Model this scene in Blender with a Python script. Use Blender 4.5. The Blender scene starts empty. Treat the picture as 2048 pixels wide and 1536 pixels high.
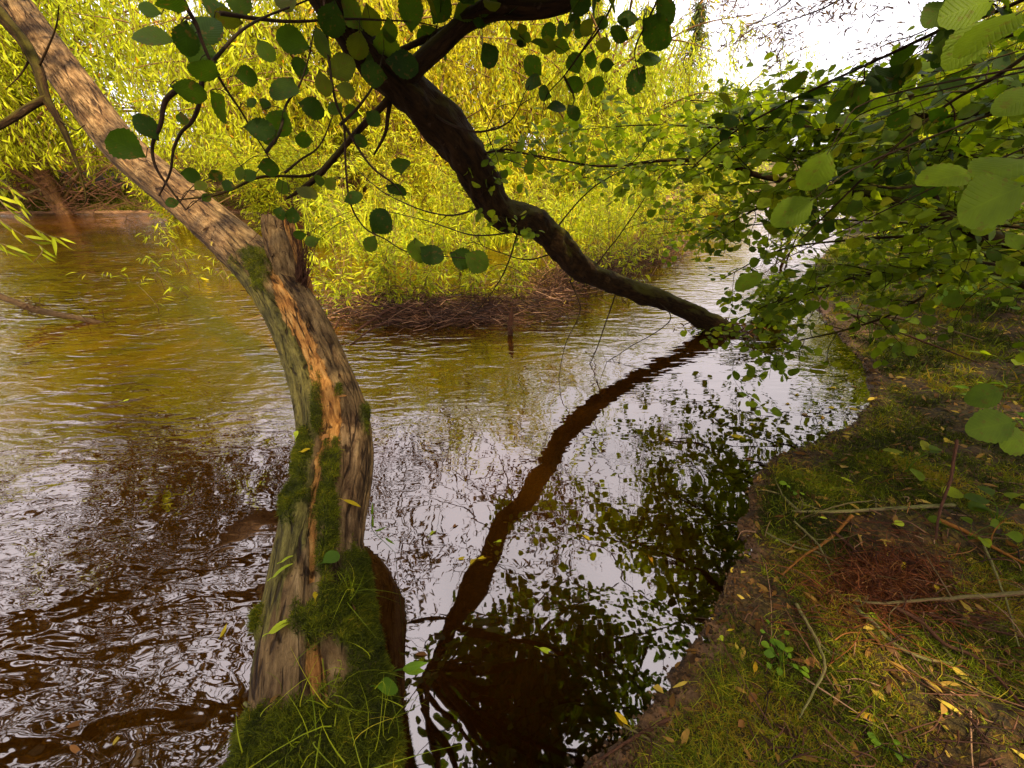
import bpy, math, random
import numpy as np
from mathutils import Vector

SC = bpy.context.scene
COL = SC.collection
RNG = np.random.default_rng(7)

# ------------------------------------------------------------------ camera
CAMH = 1.5
FPX = 820.0            # focal length in pixels of a 2048 px wide frame
PITCH = math.radians(28.1)
SP, CP = math.sin(PITCH), math.cos(PITCH)
CAM = np.array([0.0, 0.0, CAMH])
cam_d = bpy.data.cameras.new('camera')
cam_d.sensor_width = 36.0
cam_d.lens = 36.0 * FPX / 2048.0
cam_d.clip_start = 0.02
cam_d.clip_end = 600
cam = bpy.data.objects.new('camera', cam_d)
COL.objects.link(cam)
cam.location = (0, 0, CAMH)
cam.rotation_euler = (math.pi / 2 - PITCH, 0, 0)
SC.camera = cam


def at(px, py, t):
    """world point of photo pixel (2048 x 1536) at depth t along the view axis"""
    u = (px - 1024) / FPX
    v = (768 - py) / FPX
    return np.array([u * t, (CP + v * SP) * t, CAMH + (-SP + v * CP) * t])


def on_plane(px, py, z=0.0):
    v = (768 - py) / FPX
    return at(px, py, (CAMH - z) / (SP - v * CP))


def project(P):
    P = np.asarray(P, float)
    d = P - CAM
    t = d[..., 1] * CP - d[..., 2] * SP
    v = (d[..., 1] * SP + d[..., 2] * CP) / t
    u = d[..., 0] / t
    return 1024 + u * FPX, 768 - v * FPX, t


# ------------------------------------------------------------------ noise and terrain
def vnoise(x, y, seed=0):
    x = np.asarray(x, float); y = np.asarray(y, float)
    xi = np.floor(x).astype(np.int64); yi = np.floor(y).astype(np.int64)
    fx = x - xi; fy = y - yi
    fx = fx * fx * (3 - 2 * fx); fy = fy * fy * (3 - 2 * fy)

    def h(a, b):
        n = (a * 374761393 + b * 668265263 + seed * 974634777) & 0xffffffff
        n = ((n ^ (n >> 13)) * 1274126177) & 0xffffffff
        return ((n ^ (n >> 16)) & 0xffff) / 65535.0
    return (h(xi, yi) * (1 - fx) + h(xi + 1, yi) * fx) * (1 - fy) + (h(xi, yi + 1) * (1 - fx) + h(xi + 1, yi + 1) * fx) * fy


def fbm(x, y, octv=4, seed=0):
    s = 0; a = 0.5
    for k in range(octv):
        s = s + a * (vnoise(x, y, seed + k) - 0.5)
        x = np.asarray(x) * 2.03 + 5.2; y = np.asarray(y) * 2.03 + 1.7; a *= 0.5
    return s


SHORE = np.array([(-40, -12), (-14, -6), (-6, -2.4), (-2, -.75), (-.9, -.15), (-.3, .2), (.178, .49), (.44, .66), (.69, .9), (1.03, 1.25),
                  (1.26, 1.66), (1.49, 1.88), (2.21, 2.24), (2.66, 2.63), (3.04, 3.26), (3.38, 4.14), (3.75, 5.1), (4.6, 6.4),
                  (6.2, 8.4), (8.5, 11), (11.5, 15), (15, 19), (24, 24), (60, 40)], float)
FAR = np.array([(-80, 13.5), (-20, 15.2), (-12, 15.8), (-7, 15.2), (-3, 16.5), (3, 18), (8, 22), (14, 27), (30, 36), (90, 60)], float)


def segdist(x, y, pl):
    d = np.full(np.shape(x), 1e9)
    for a, b in zip(pl[:-1], pl[1:]):
        ab = b - a
        t = np.clip(((x - a[0]) * ab[0] + (y - a[1]) * ab[1]) / (ab @ ab), 0, 1)
        d = np.minimum(d, np.hypot(x - a[0] - t * ab[0], y - a[1] - t * ab[1]))
    return d


def shore_s(x, y):
    """signed distance to the near shoreline, positive on land"""
    x = np.asarray(x, float); y = np.asarray(y, float)
    xx = x + .05 * fbm(x * 4, y * 4, 3, 51); yy = y + .11 * fbm(x * 4, y * 4, 3, 52) + .05 * fbm(x * 15, y * 15, 3, 53)
    land = yy < np.interp(xx, SHORE[:, 0], SHORE[:, 1])
    d = segdist(xx, yy, SHORE)
    return np.where(land, d, -d)


def far_s(x, y):
    x = np.asarray(x, float); y = np.asarray(y, float)
    land = y > np.interp(x, FAR[:, 0], FAR[:, 1]) + .6 * fbm(x * .6, y * .6, 2, 9)
    d = segdist(x, y, FAR)
    return np.where(land, d, -d)


def island(x, y):
    a = np.exp(-(((x + .75) / 1.25) ** 2 + ((y - 5.0) / .75) ** 2))
    b = np.exp(-(((x - 2.05) / .28) ** 2 + ((y - 4.02) / .2) ** 2))
    return .62 * a ** .5 * .6 + b * .48


def H(x, y):
    s = shore_s(x, y)
    near = np.where(s > 0, .020 * (1 - np.exp(-s / .07)) + .10 * s + .14 * np.clip(s - 1.0, 0, 6) + .15 * np.clip(s - 4, 0, 5),
                    np.maximum(-.13 * -s, -.7) - .004)
    near = near + np.where(s > 0, np.minimum(s * .5, .12), .04) * fbm(np.asarray(x) * 2.2, np.asarray(y) * 2.2, 4, 3)
    near = near + np.where(s > 0, np.minimum(s * .6 + .014, .036), .0) * fbm(np.asarray(x) * 14, np.asarray(y) * 14, 3, 13) + np.where(s > 0, np.minimum(s * .6 + .012, .018), .0) * fbm(np.asarray(x) * 36, np.asarray(y) * 36, 2, 14)
    f = far_s(x, y)
    farz = np.where(f > 0, .07 * (1 - np.exp(-f / .2)) + np.where(f > .8, .30 * (f - .8), 0) * np.where(f > 8, 8 / np.maximum(f, 1e-3), 1) + .25 * fbm(np.asarray(x) * .8, np.asarray(y) * .8, 3, 5) * np.clip(f, 0, 1), np.maximum(.1 * f, -.7) - .01)
    return np.maximum(np.maximum(near, farz), -.42 + island(x, y) + .05 * fbm(np.asarray(x) * 3, np.asarray(y) * 3, 3, 4))


def on_ground(px, py, lift=0.0):
    ts = np.geomspace(.6, 40, 900)
    u = (px - 1024) / FPX; v = (768 - py) / FPX
    X = u * ts; Y = (CP + v * SP) * ts; Z = CAMH + (-SP + v * CP) * ts
    g = np.maximum(H(X, Y), 0.0) + lift
    i = np.argmax(Z < g) if (Z < g).any() else len(ts) - 1
    return np.array([X[i], Y[i], g[i]])


# ------------------------------------------------------------------ mesh builder
class G:
    def __init__(s):
        s.v = []; s.f = []; s.uv = []; s.rnd = []; s.n = 0; s.attr = {}

    def add(s, v, f, uv=None, rnd=None):
        v = np.asarray(v, float).reshape(-1, 3); f = np.asarray(f, np.int64)
        s.v.append(v); s.f.append(f + s.n)
        s.uv.append(np.zeros((len(v), 2)) if uv is None else np.asarray(uv, float))
        r = np.zeros(len(v)) if rnd is None else np.broadcast_to(np.asarray(rnd, float), (len(v),))
        s.rnd.append(r); s.n += len(v)

    def mesh(s, name, off=(0, 0, 0), smooth=True):
        me = bpy.data.meshes.new(name)
        if not s.v:
            return me
        v = np.concatenate(s.v) - np.asarray(off, float)
        loops = np.concatenate([f.ravel() for f in s.f])
        tot = np.concatenate([np.full(len(f), f.shape[1]) for f in s.f])
        start = np.concatenate([[0], np.cumsum(tot)[:-1]])
        me.vertices.add(len(v)); me.vertices.foreach_set('co', v.astype(np.float32).ravel())
        me.loops.add(len(loops)); me.loops.foreach_set('vertex_index', loops.astype(np.int32))
        me.polygons.add(len(tot)); me.polygons.foreach_set('loop_start', start.astype(np.int32))
        me.polygons.foreach_set('loop_total', tot.astype(np.int32))
        me.polygons.foreach_set('use_smooth', np.full(len(tot), smooth))
        uvl = me.uv_layers.new(name='uv')
        uv = np.concatenate(s.uv)
        uvl.data.foreach_set('uv', uv[loops].astype(np.float32).ravel())
        a = me.attributes.new('rnd', 'FLOAT', 'POINT')
        a.data.foreach_set('value', np.concatenate(s.rnd).astype(np.float32))
        for k, arr in s.attr.items():
            a = me.attributes.new(k, 'FLOAT', 'POINT')
            a.data.foreach_set('value', np.asarray(arr, np.float32))
        me.update(calc_edges=True)
        return me


ROOT_OFF = {}


def tag(o, label=None, cat=None, group=None, kind=None):
    if label: o['label'] = label
    if cat: o['category'] = cat
    if group: o['group'] = group
    if kind: o['kind'] = kind
    return o


def thing(name, loc, label, cat, group=None):
    o = bpy.data.objects.new(name, None)
    o.empty_display_size = .1
    COL.objects.link(o)
    o.location = tuple(loc)
    ROOT_OFF[o.name] = np.asarray(loc, float)
    return tag(o, label, cat, group)


def obj(name, g, mat, parent=None, off=None, label=None, smooth=True):
    """link one mesh object; under a parent the mesh is kept relative to the thing's base"""
    if parent is not None:
        off = ROOT_OFF[parent.name]
        o = bpy.data.objects.new(name, g.mesh(name, off, smooth))
        COL.objects.link(o); o.parent = parent
        ROOT_OFF[o.name] = off
    else:
        off = np.zeros(3) if off is None else np.asarray(off, float)
        o = bpy.data.objects.new(name, g.mesh(name, off, smooth))
        COL.objects.link(o); o.location = tuple(off)
        ROOT_OFF[o.name] = off
    o.data.materials.append(mat)
    if label: o['label'] = label
    return o


def copy_tree(o, parent=None):
    c = o.copy(); COL.objects.link(c); c.parent = parent
    for ch in list(o.children):
        copy_tree(ch, c)
    return c


def crs(pts, n=8):
    """Catmull-Rom through pts (any width of columns)"""
    P = np.asarray(pts, float)
    P = np.vstack([2 * P[0] - P[1], P, 2 * P[-1] - P[-2]])
    out = []
    for i in range(1, len(P) - 2):
        t = np.linspace(0, 1, n, endpoint=False)[:, None]
        a, b, c, d = P[i - 1], P[i], P[i + 1], P[i + 2]
        out.append(.5 * (2 * b + (c - a) * t + (2 * a - 5 * b + 4 * c - d) * t ** 2 + (3 * b - a - 3 * c + d) * t ** 3))
    out.append(P[-2][None])
    return np.concatenate(out)


def unit(v):
    v = np.asarray(v, float)
    return v / np.maximum(np.linalg.norm(v, axis=-1, keepdims=True), 1e-9)


def frames(p):
    t = unit(np.gradient(p, axis=0))
    n = np.cross(t[0], [0, 0, 1.0])
    if np.linalg.norm(n) < .1: n = np.cross(t[0], [1.0, 0, 0])
    n = unit(n); N = [n]
    for i in range(1, len(p)):
        n = n - t[i] * (n @ t[i]); n = unit(n); N.append(n)
    N = np.array(N)
    return t, N, np.cross(t, N)


def tube(g, pts, rad, sides=6, rnd=0.0, lump=0.0, seed=0, cap=True):
    p = np.asarray(pts, float)
    r = np.broadcast_to(np.asarray(rad, float), (len(p),))
    t, N, B = frames(p)
    L = np.concatenate([[0], np.cumsum(np.linalg.norm(np.diff(p, axis=0), axis=1))])
    a = np.linspace(0, 2 * np.pi, sides, endpoint=False)
    m = len(p)
    rr = np.repeat(r[:, None], sides, 1)
    if lump:
        rr = rr * (1 + lump * 2 * fbm(np.cos(a)[None] * 1.5 + L[:, None] * 7 + seed * 3.1, np.sin(a)[None] * 1.5 + L[:, None] * 3 + seed, 3, seed))
    V = p[:, None] + rr[..., None] * (np.cos(a)[None, :, None] * N[:, None] + np.sin(a)[None, :, None] * B[:, None])
    i, k = np.meshgrid(np.arange(m - 1), np.arange(sides), indexing='ij')
    F = np.stack([i * sides + k, i * sides + (k + 1) % sides, (i + 1) * sides + (k + 1) % sides, (i + 1) * sides + k], -1).reshape(-1, 4)
    rm = max(float(np.mean(r)), 1e-4)
    UV = np.stack([np.repeat((a / (2 * np.pi))[None], m, 0) * (2 * np.pi * rm), np.repeat(L[:, None], sides, 1)], -1).reshape(-1, 2)
    g.add(V.reshape(-1, 3), F, UV, rnd)
    if cap and sides >= 3:
        for e in (0, m - 1):
            idx = np.arange(sides)[None] + 0
            g.add(V[e], idx if e else idx[:, ::-1], UV[e * sides:(e + 1) * sides], rnd)
    return V


# ------------------------------------------------------------------ leaves
def leaf_template(kind, seg):
    """x along the blade, y across, z normal; quads in two strips about the midrib"""
    V = []; F = []; UV = []
    xs = np.linspace(0, 1, seg + 1)
    for i, x in enumerate(xs):
        if kind == 'round':
            w = .46 * (math.sin(math.pi * min(1, max(0, x)) ** 1.08)) ** .72 if 0 < x < 1 else 0.02
            if seg > 7 and 0 < i < seg: w *= 1.0 + (.06 if i % 2 else -.045)
            droop = -.16 * x * x; cup = .10
        else:
            w = .5 * .17 * (math.sin(math.pi * x ** .8)) ** .9 if 0 < x < 1 else .004
            droop = -.30 * x * x; cup = .35
        if kind == 'round':
            V += [(x + .05 * (0 if i in (0, seg) else 1), w, droop + cup * w), (x, 0, droop), (x + .05 * (0 if i in (0, seg) else 1), -w, droop + cup * w)]
        else:
            V += [(x, w, droop + cup * w), (x, 0, droop), (x, -w, droop + cup * w)]
        UV += [(x, w), (x, 0), (x, -w)]
    for i in range(seg):
        b = i * 3
        F += [(b + 1, b + 4, b + 3, b), (b + 2, b + 5, b + 4, b + 1)]
    return np.array(V), np.array(F), np.array(UV)


def thin_template(seg):
    V = []; F = []; UV = []
    for i, x in enumerate(np.linspace(0, 1, seg + 1)):
        w = .5 * .17 * (math.sin(math.pi * x ** .8)) ** .9 if 0 < x < 1 else .004
        V += [(x, w, -.3 * x * x), (x, -w, -.3 * x * x)]; UV += [(x, w), (x, -w)]
        if i < seg: F.append((2 * i, 2 * i + 1, 2 * i + 3, 2 * i + 2))
    return np.array(V), np.array(F), np.array(UV)


TPL = {'round': leaf_template('round', 18), 'round_mid': leaf_template('round', 8), 'round_far': leaf_template('round', 4),
       'lance': leaf_template('lance', 6), 'lance_mid': thin_template(4), 'lance_far': thin_template(3)}


def leaves(g, kind, pos, axis, normal, length, width=1.0, rnd=None, curl=0.0):
    tv, tf, tuv = TPL[kind]
    pos = np.asarray(pos, float); n = len(pos)
    if n == 0: return
    x = unit(axis); z = np.asarray(normal, float)
    z = unit(z - x * (z * x).sum(-1, keepdims=True)); y = np.cross(z, x)
    L = np.broadcast_to(np.asarray(length, float), (n,)); W = np.broadcast_to(np.asarray(width, float), (n,))
    c = RNG.normal(0, .35, n) + curl
    tx = np.repeat(tv[None, :, 0], n, 0); ty = tv[None, :, 1] * W[:, None]
    tz = tv[None, :, 2] * (1 + c[:, None]) + (tv[None, :, 0] * tv[None, :, 1]) * RNG.normal(0, .5, n)[:, None]
    V = pos[:, None] + L[:, None, None] * (tx[..., None] * x[:, None] + ty[..., None] * y[:, None] + tz[..., None] * z[:, None])
    m = len(tv)
    F = (tf[None] + (np.arange(n) * m)[:, None, None]).reshape(-1, 4)
    r = RNG.random(n) if rnd is None else np.broadcast_to(rnd, (n,))
    g.add(V.reshape(-1, 3), F, np.tile(tuv, (n, 1)), np.repeat(r, m))


def blades(g, pos, up, length, width, bend=.5, seg=2, rnd=None):
    """grass or moss blades: tapering bent strips"""
    pos = np.asarray(pos, float); n = len(pos)
    if n == 0: return
    up = unit(up); side = unit(np.cross(up, RNG.normal(0, 1, (n, 3))))
    fwd = np.cross(side, up)
    L = np.broadcast_to(np.asarray(length, float), (n,)); W = np.broadcast_to(np.asarray(width, float), (n,))
    bd = np.broadcast_to(bend, (n,)) * RNG.uniform(.3, 1.5, n)
    rows = []
    for i in range(seg + 1):
        s = i / seg
        c = pos + up * (L * s * (1 - .25 * bd * s))[:, None] + fwd * (L * bd * s * s)[:, None] - np.array([0, 0, 1.]) * (L * .35 * bd * s ** 3)[:, None]
        w = (W * (1 - s) ** .7 * .5 + 1e-4)[:, None] * side
        rows += [c + w, c - w]
    V = np.stack(rows, 1); m = V.shape[1]
    tf = np.array([(2 * i, 2 * i + 1, 2 * i + 3, 2 * i + 2) for i in range(seg)])
    F = (tf[None] + (np.arange(n) * m)[:, None, None]).reshape(-1, 4)
    r = RNG.random(n) if rnd is None else np.broadcast_to(rnd, (n,))
    uv = np.tile(np.array([(i / seg, q) for i in range(seg + 1) for q in (0, 1)]), (n, 1))
    g.add(V.reshape(-1, 3), F, uv, np.repeat(r, m))

# ------------------------------------------------------------------ materials
def new_mat(name):
    m = bpy.data.materials.new(name); m.use_nodes = True
    nt = m.node_tree; nt.nodes.clear()
    out = nt.nodes.new('ShaderNodeOutputMaterial')
    return m, nt, out


def nd(nt, t, **kw):
    n = nt.nodes.new(t)
    for k, v in kw.items():
        if k in n.inputs: n.inputs[k].default_value = v
        else: setattr(n, k, v)
    return n


def ramp(nt, stops, interp='LINEAR'):
    r = nt.nodes.new('ShaderNodeValToRGB'); e = r.color_ramp.elements
    r.color_ramp.interpolation = interp
    e[0].position, e[0].color = stops[0][0], (*stops[0][1], 1)
    e[1].position, e[1].color = stops[-1][0], (*stops[-1][1], 1)
    for p, c in stops[1:-1]:
        q = e.new(p); q.color = (*c, 1)
    return r


def mix(nt, a, b, fac, blend='MIX'):
    n = nt.nodes.new('ShaderNodeMix'); n.data_type = 'RGBA'; n.blend_type = blend
    for s, v in ((6, a), (7, b), (0, fac)):
        if hasattr(v, 'is_output') or hasattr(v, 'links'): nt.links.new(v, n.inputs[s])
        elif isinstance(v, (tuple, list)): n.inputs[s].default_value = (*v, 1)
        else: n.inputs[s].default_value = v
    return n.outputs[2]


def math_n(nt, op, a, b=None, clamp=False):
    n = nt.nodes.new('ShaderNodeMath'); n.operation = op; n.use_clamp = clamp
    for i, v in enumerate((a, b)):
        if v is None: continue
        if hasattr(v, 'is_output'): nt.links.new(v, n.inputs[i])
        else: n.inputs[i].default_value = v
    return n.outputs[0]


def mapped(nt, src, scale):
    mp = nt.nodes.new('ShaderNodeMapping'); mp.inputs['Scale'].default_value = scale
    nt.links.new(src, mp.inputs['Vector'])
    return mp.outputs[0]


def noise(nt, vec, scale, detail=4, rough=.55, dist=0.0):
    n = nd(nt, 'ShaderNodeTexNoise', Scale=scale, Detail=detail, Roughness=rough, Distortion=dist)
    if vec is not None: nt.links.new(vec, n.inputs['Vector'])
    return n.outputs['Fac']


def leaf_mat(name, stops, trans=.45, tcol=1.6, veins=False, rough=.55, spec=.14, spots=0.0):
    m, nt, out = new_mat(name); L = nt.links.new
    at_ = nd(nt, 'ShaderNodeAttribute', attribute_name='rnd')
    col = ramp(nt, stops); L(at_.outputs['Fac'], col.inputs[0])
    tc = nd(nt, 'ShaderNodeTexCoord')
    base = col.outputs[0]
    nz = noise(nt, tc.outputs['Object'], 22, 3)
    base = mix(nt, base, (0.5, 0.5, 0.5), .22, 'OVERLAY') if False else base
    var = ramp(nt, [(.3, (.72, .72, .72)), (.7, (1.25, 1.22, 1.1))]); L(nz, var.inputs[0])
    base = mix(nt, base, var.outputs[0], .8, 'MULTIPLY')
    if spots:
        sp = ramp(nt, [(.60, (0, 0, 0)), (.68, (1, 1, 1))]); L(noise(nt, tc.outputs['Object'], 70, 2), sp.inputs[0])
        base = mix(nt, base, (.10, .045, .01), math_n(nt, 'MULTIPLY', sp.outputs[0], spots))
    p = nd(nt, 'ShaderNodeBsdfPrincipled', Roughness=rough)
    p.inputs['Specular IOR Level'].default_value = spec
    if veins:
        uv = nd(nt, 'ShaderNodeUVMap'); sx = nd(nt, 'ShaderNodeSeparateXYZ'); L(uv.outputs[0], sx.inputs[0])
        ay = math_n(nt, 'ABSOLUTE', sx.outputs[1])
        ph = math_n(nt, 'SUBTRACT', sx.outputs[0], math_n(nt, 'MULTIPLY', ay, .75))
        w = math_n(nt, 'ABSOLUTE', math_n(nt, 'SINE', math_n(nt, 'MULTIPLY', ph, 34.0)))
        side = math_n(nt, 'POWER', math_n(nt, 'SUBTRACT', 1.0, w), 4.0)
        mid = math_n(nt, 'LESS_THAN', ay, .012)
        vn = math_n(nt, 'MAXIMUM', side, mid)
        base = mix(nt, base, mix(nt, base, (1.5, 1.45, 1.2), 1.0, 'MULTIPLY'), math_n(nt, 'MULTIPLY', vn, .32))
        b = nd(nt, 'ShaderNodeBump', Strength=.35, Distance=.003); L(vn, b.inputs['Height']); b.invert = True
        L(b.outputs[0], p.inputs['Normal'])
    L(base, p.inputs['Base Color'])
    t = nd(nt, 'ShaderNodeBsdfTranslucent')
    L(mix(nt, base, (tcol * 1.05, tcol, tcol * .55), 1.0, 'MULTIPLY'), t.inputs['Color'])
    ms = nd(nt, 'ShaderNodeMixShader', Fac=trans)
    L(p.outputs[0], ms.inputs[1]); L(t.outputs[0], ms.inputs[2]); L(ms.outputs[0], out.inputs[0])
    return m


def bark_mat(name, dark, light, moss=(.05, .07, .008), mossamt=.5, scale=1.0, bump=.6):
    m, nt, out = new_mat(name); L = nt.links.new
    tc = nd(nt, 'ShaderNodeTexCoord'); uv = nd(nt, 'ShaderNodeUVMap')
    st = noise(nt, mapped(nt, uv.outputs[0], (60 * scale, 14 * scale, 1)), 1.0, 5, .65, .6)
    big = noise(nt, tc.outputs['Object'], 5 * scale, 4)
    c = ramp(nt, [(.32, dark), (.52, tuple(.5 * (a + b) for a, b in zip(dark, light))), (.72, light)]); L(st, c.inputs[0])
    base = c.outputs[0]
    gi = nd(nt, 'ShaderNodeNewGeometry'); sx = nd(nt, 'ShaderNodeSeparateXYZ'); L(gi.outputs['Normal'], sx.inputs[0])
    up = math_n(nt, 'ADD', math_n(nt, 'MULTIPLY', sx.outputs[2], .35), math_n(nt, 'ADD', big, math_n(nt, 'MULTIPLY', st, .35)))
    mm = ramp(nt, [(.74, (0, 0, 0)), (.95, (1, 1, 1))]); L(up, mm.inputs[0])
    base = mix(nt, base, moss, math_n(nt, 'MULTIPLY', mm.outputs[0], mossamt))
    lich = ramp(nt, [(.66, (0, 0, 0)), (.72, (1, 1, 1))]); L(noise(nt, tc.outputs['Object'], 34 * scale, 3), lich.inputs[0])
    base = mix(nt, base, tuple(min(.5, 1.7 * v + .03) for v in light), math_n(nt, 'MULTIPLY', lich.outputs[0], .35))
    p = nd(nt, 'ShaderNodeBsdfPrincipled', Roughness=.85); p.inputs['Specular IOR Level'].default_value = .1
    L(base, p.inputs['Base Color'])
    b = nd(nt, 'ShaderNodeBump', Strength=bump, Distance=.012)
    L(math_n(nt, 'ADD', st, math_n(nt, 'MULTIPLY', big, .4)), b.inputs['Height']); L(b.outputs[0], p.inputs['Normal'])
    L(p.outputs[0], out.inputs[0])
    return m


M = {}
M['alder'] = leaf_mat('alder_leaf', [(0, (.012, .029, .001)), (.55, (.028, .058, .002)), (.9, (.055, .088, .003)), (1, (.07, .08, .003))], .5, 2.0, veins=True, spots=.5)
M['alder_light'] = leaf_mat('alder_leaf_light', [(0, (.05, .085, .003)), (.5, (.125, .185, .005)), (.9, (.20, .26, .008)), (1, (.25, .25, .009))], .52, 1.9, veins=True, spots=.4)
M['willow_yellow'] = leaf_mat('willow_leaf_yellow', [(0, (.10, .08, .003)), (.2, (.21, .21, .005)), (.6, (.33, .37, .007)), (.9, (.44, .44, .009)), (1, (.40, .19, .006))], .45, 1.35)
M['willow_green'] = leaf_mat('willow_leaf_green', [(0, (.13, .16, .006)), (.4, (.27, .32, .009)), (.85, (.40, .42, .012)), (1, (.46, .34, .012))], .45, 1.4)
M['twig_mix'] = leaf_mat('washed_up_twigs', [(0, (.012, .005, .003)), (.5, (.05, .018, .009)), (.8, (.14, .06, .03)), (1, (.36, .20, .11))], .02, 1.0)
M['willow_gold'] = leaf_mat('willow_leaf_gold', [(0, (.10, .05, .004)), (.2, (.26, .20, .005)), (.6, (.40, .38, .008)), (.88, (.48, .38, .008)), (1, (.36, .13, .006))], .45, 1.35)
M['spray'] = leaf_mat('willow_leaf_purple', [(0, (.05, .025, .03)), (.6, (.10, .05, .05)), (.85, (.20, .10, .02)), (1, (.28, .20, .02))], .3, 1.2)
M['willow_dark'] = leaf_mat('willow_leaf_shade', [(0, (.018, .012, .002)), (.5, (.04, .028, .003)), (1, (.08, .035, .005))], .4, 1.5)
M['mud'] = leaf_mat('mud_crumb', [(0, (.018, .008, .003)), (.6, (.05, .024, .008)), (1, (.11, .06, .025))], .01, 1.0)
M['forest'] = leaf_mat('wood_leaf', [(0, (.09, .08, .006)), (.5, (.22, .19, .008)), (.85, (.34, .27, .01)), (1, (.30, .12, .01))], .4, 1.3)
M['conifer'] = leaf_mat('conifer_needles', [(0, (.03, .045, .008)), (1, (.09, .11, .012))], .3, 1.4)
M['moss'] = leaf_mat('moss', [(0, (.016, .021, .001)), (.45, (.058, .068, .002)), (.85, (.15, .16, .004)), (1, (.22, .17, .007))], .35, 1.5, rough=.7)
M['grass'] = leaf_mat('grass', [(0, (.055, .07, .002)), (.5, (.15, .19, .005)), (.8, (.27, .30, .009)), (1, (.44, .33, .018))], .4, 1.5)
M['bank_grass'] = leaf_mat('bank_moss', [(0, (.012, .015, .001)), (.4, (.055, .072, .002)), (.75, (.17, .20, .005)), (1, (.30, .20, .014))], .35, 1.5, rough=.7)
M['yellow_leaf'] = leaf_mat('fallen_yellow_leaf', [(0, (.42, .30, .008)), (.6, (.55, .40, .01)), (1, (.50, .22, .01))], .3, 1.2, spots=.8)
M['lime_leaf'] = leaf_mat('fallen_lime_leaf', [(0, (.28, .36, .012)), (1, (.40, .46, .02))], .3, 1.2, veins=True)
M['brown_leaf'] = leaf_mat('fallen_brown_leaf', [(0, (.13, .055, .015)), (.5, (.22, .09, .02)), (1, (.34, .17, .05))], .2, 1.2, veins=True)
M['green_leaf'] = leaf_mat('fallen_green_leaf', [(0, (.05, .10, .008)), (1, (.08, .14, .01))], .3, 1.4, veins=True)
M['litter'] = leaf_mat('leaf_litter', [(0, (.03, .012, .003)), (.4, (.12, .05, .009)), (.8, (.30, .16, .03)), (1, (.5, .36, .04))], .2, 1.2)
M['herb'] = leaf_mat('herb_leaf', [(0, (.08, .15, .008)), (.6, (.14, .25, .012)), (1, (.22, .32, .015))], .4, 1.5, veins=True)
M['alder_bark'] = bark_mat('alder_bark', (.006, .0028, .001), (.042, .020, .006), (.046, .038, .003), .95, bump=1.0)
M['twig_bark'] = bark_mat('twig_bark', (.012, .007, .005), (.05, .026, .014), mossamt=.2, scale=3, bump=.3)
M['willow_bark'] = bark_mat('willow_bark', (.05, .025, .010), (.17, .085, .03), mossamt=.3)
M['stick'] = bark_mat('stick_bark', (.06, .030, .014), (.20, .11, .05), (.10, .12, .03), .4, scale=3, bump=.4)
M['pale_stick'] = bark_mat('pale_stick_bark', (.06, .036, .014), (.27, .19, .085), (.12, .14, .03), .5, scale=3, bump=.4)
M['driftpole'] = bark_mat('driftwood_bark', (.018, .009, .004), (.22, .13, .055), mossamt=.0, scale=2, bump=.6)
M['red_stick'] = bark_mat('orange_stick_bark', (.13, .04, .007), (.34, .13, .022), (.12, .08, .02), .2, scale=3, bump=.4)
M['debris'] = bark_mat('wet_debris_bark', (.022, .009, .006), (.11, .045, .022), mossamt=.0, scale=3, bump=.4)
M['rootlet'] = leaf_mat('dead_rootlets', [(0, (.024, .007, .003)), (.5, (.10, .025, .007)), (.85, (.23, .065, .016)), (1, (.36, .18, .05))], .1, 1.0)


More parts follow.
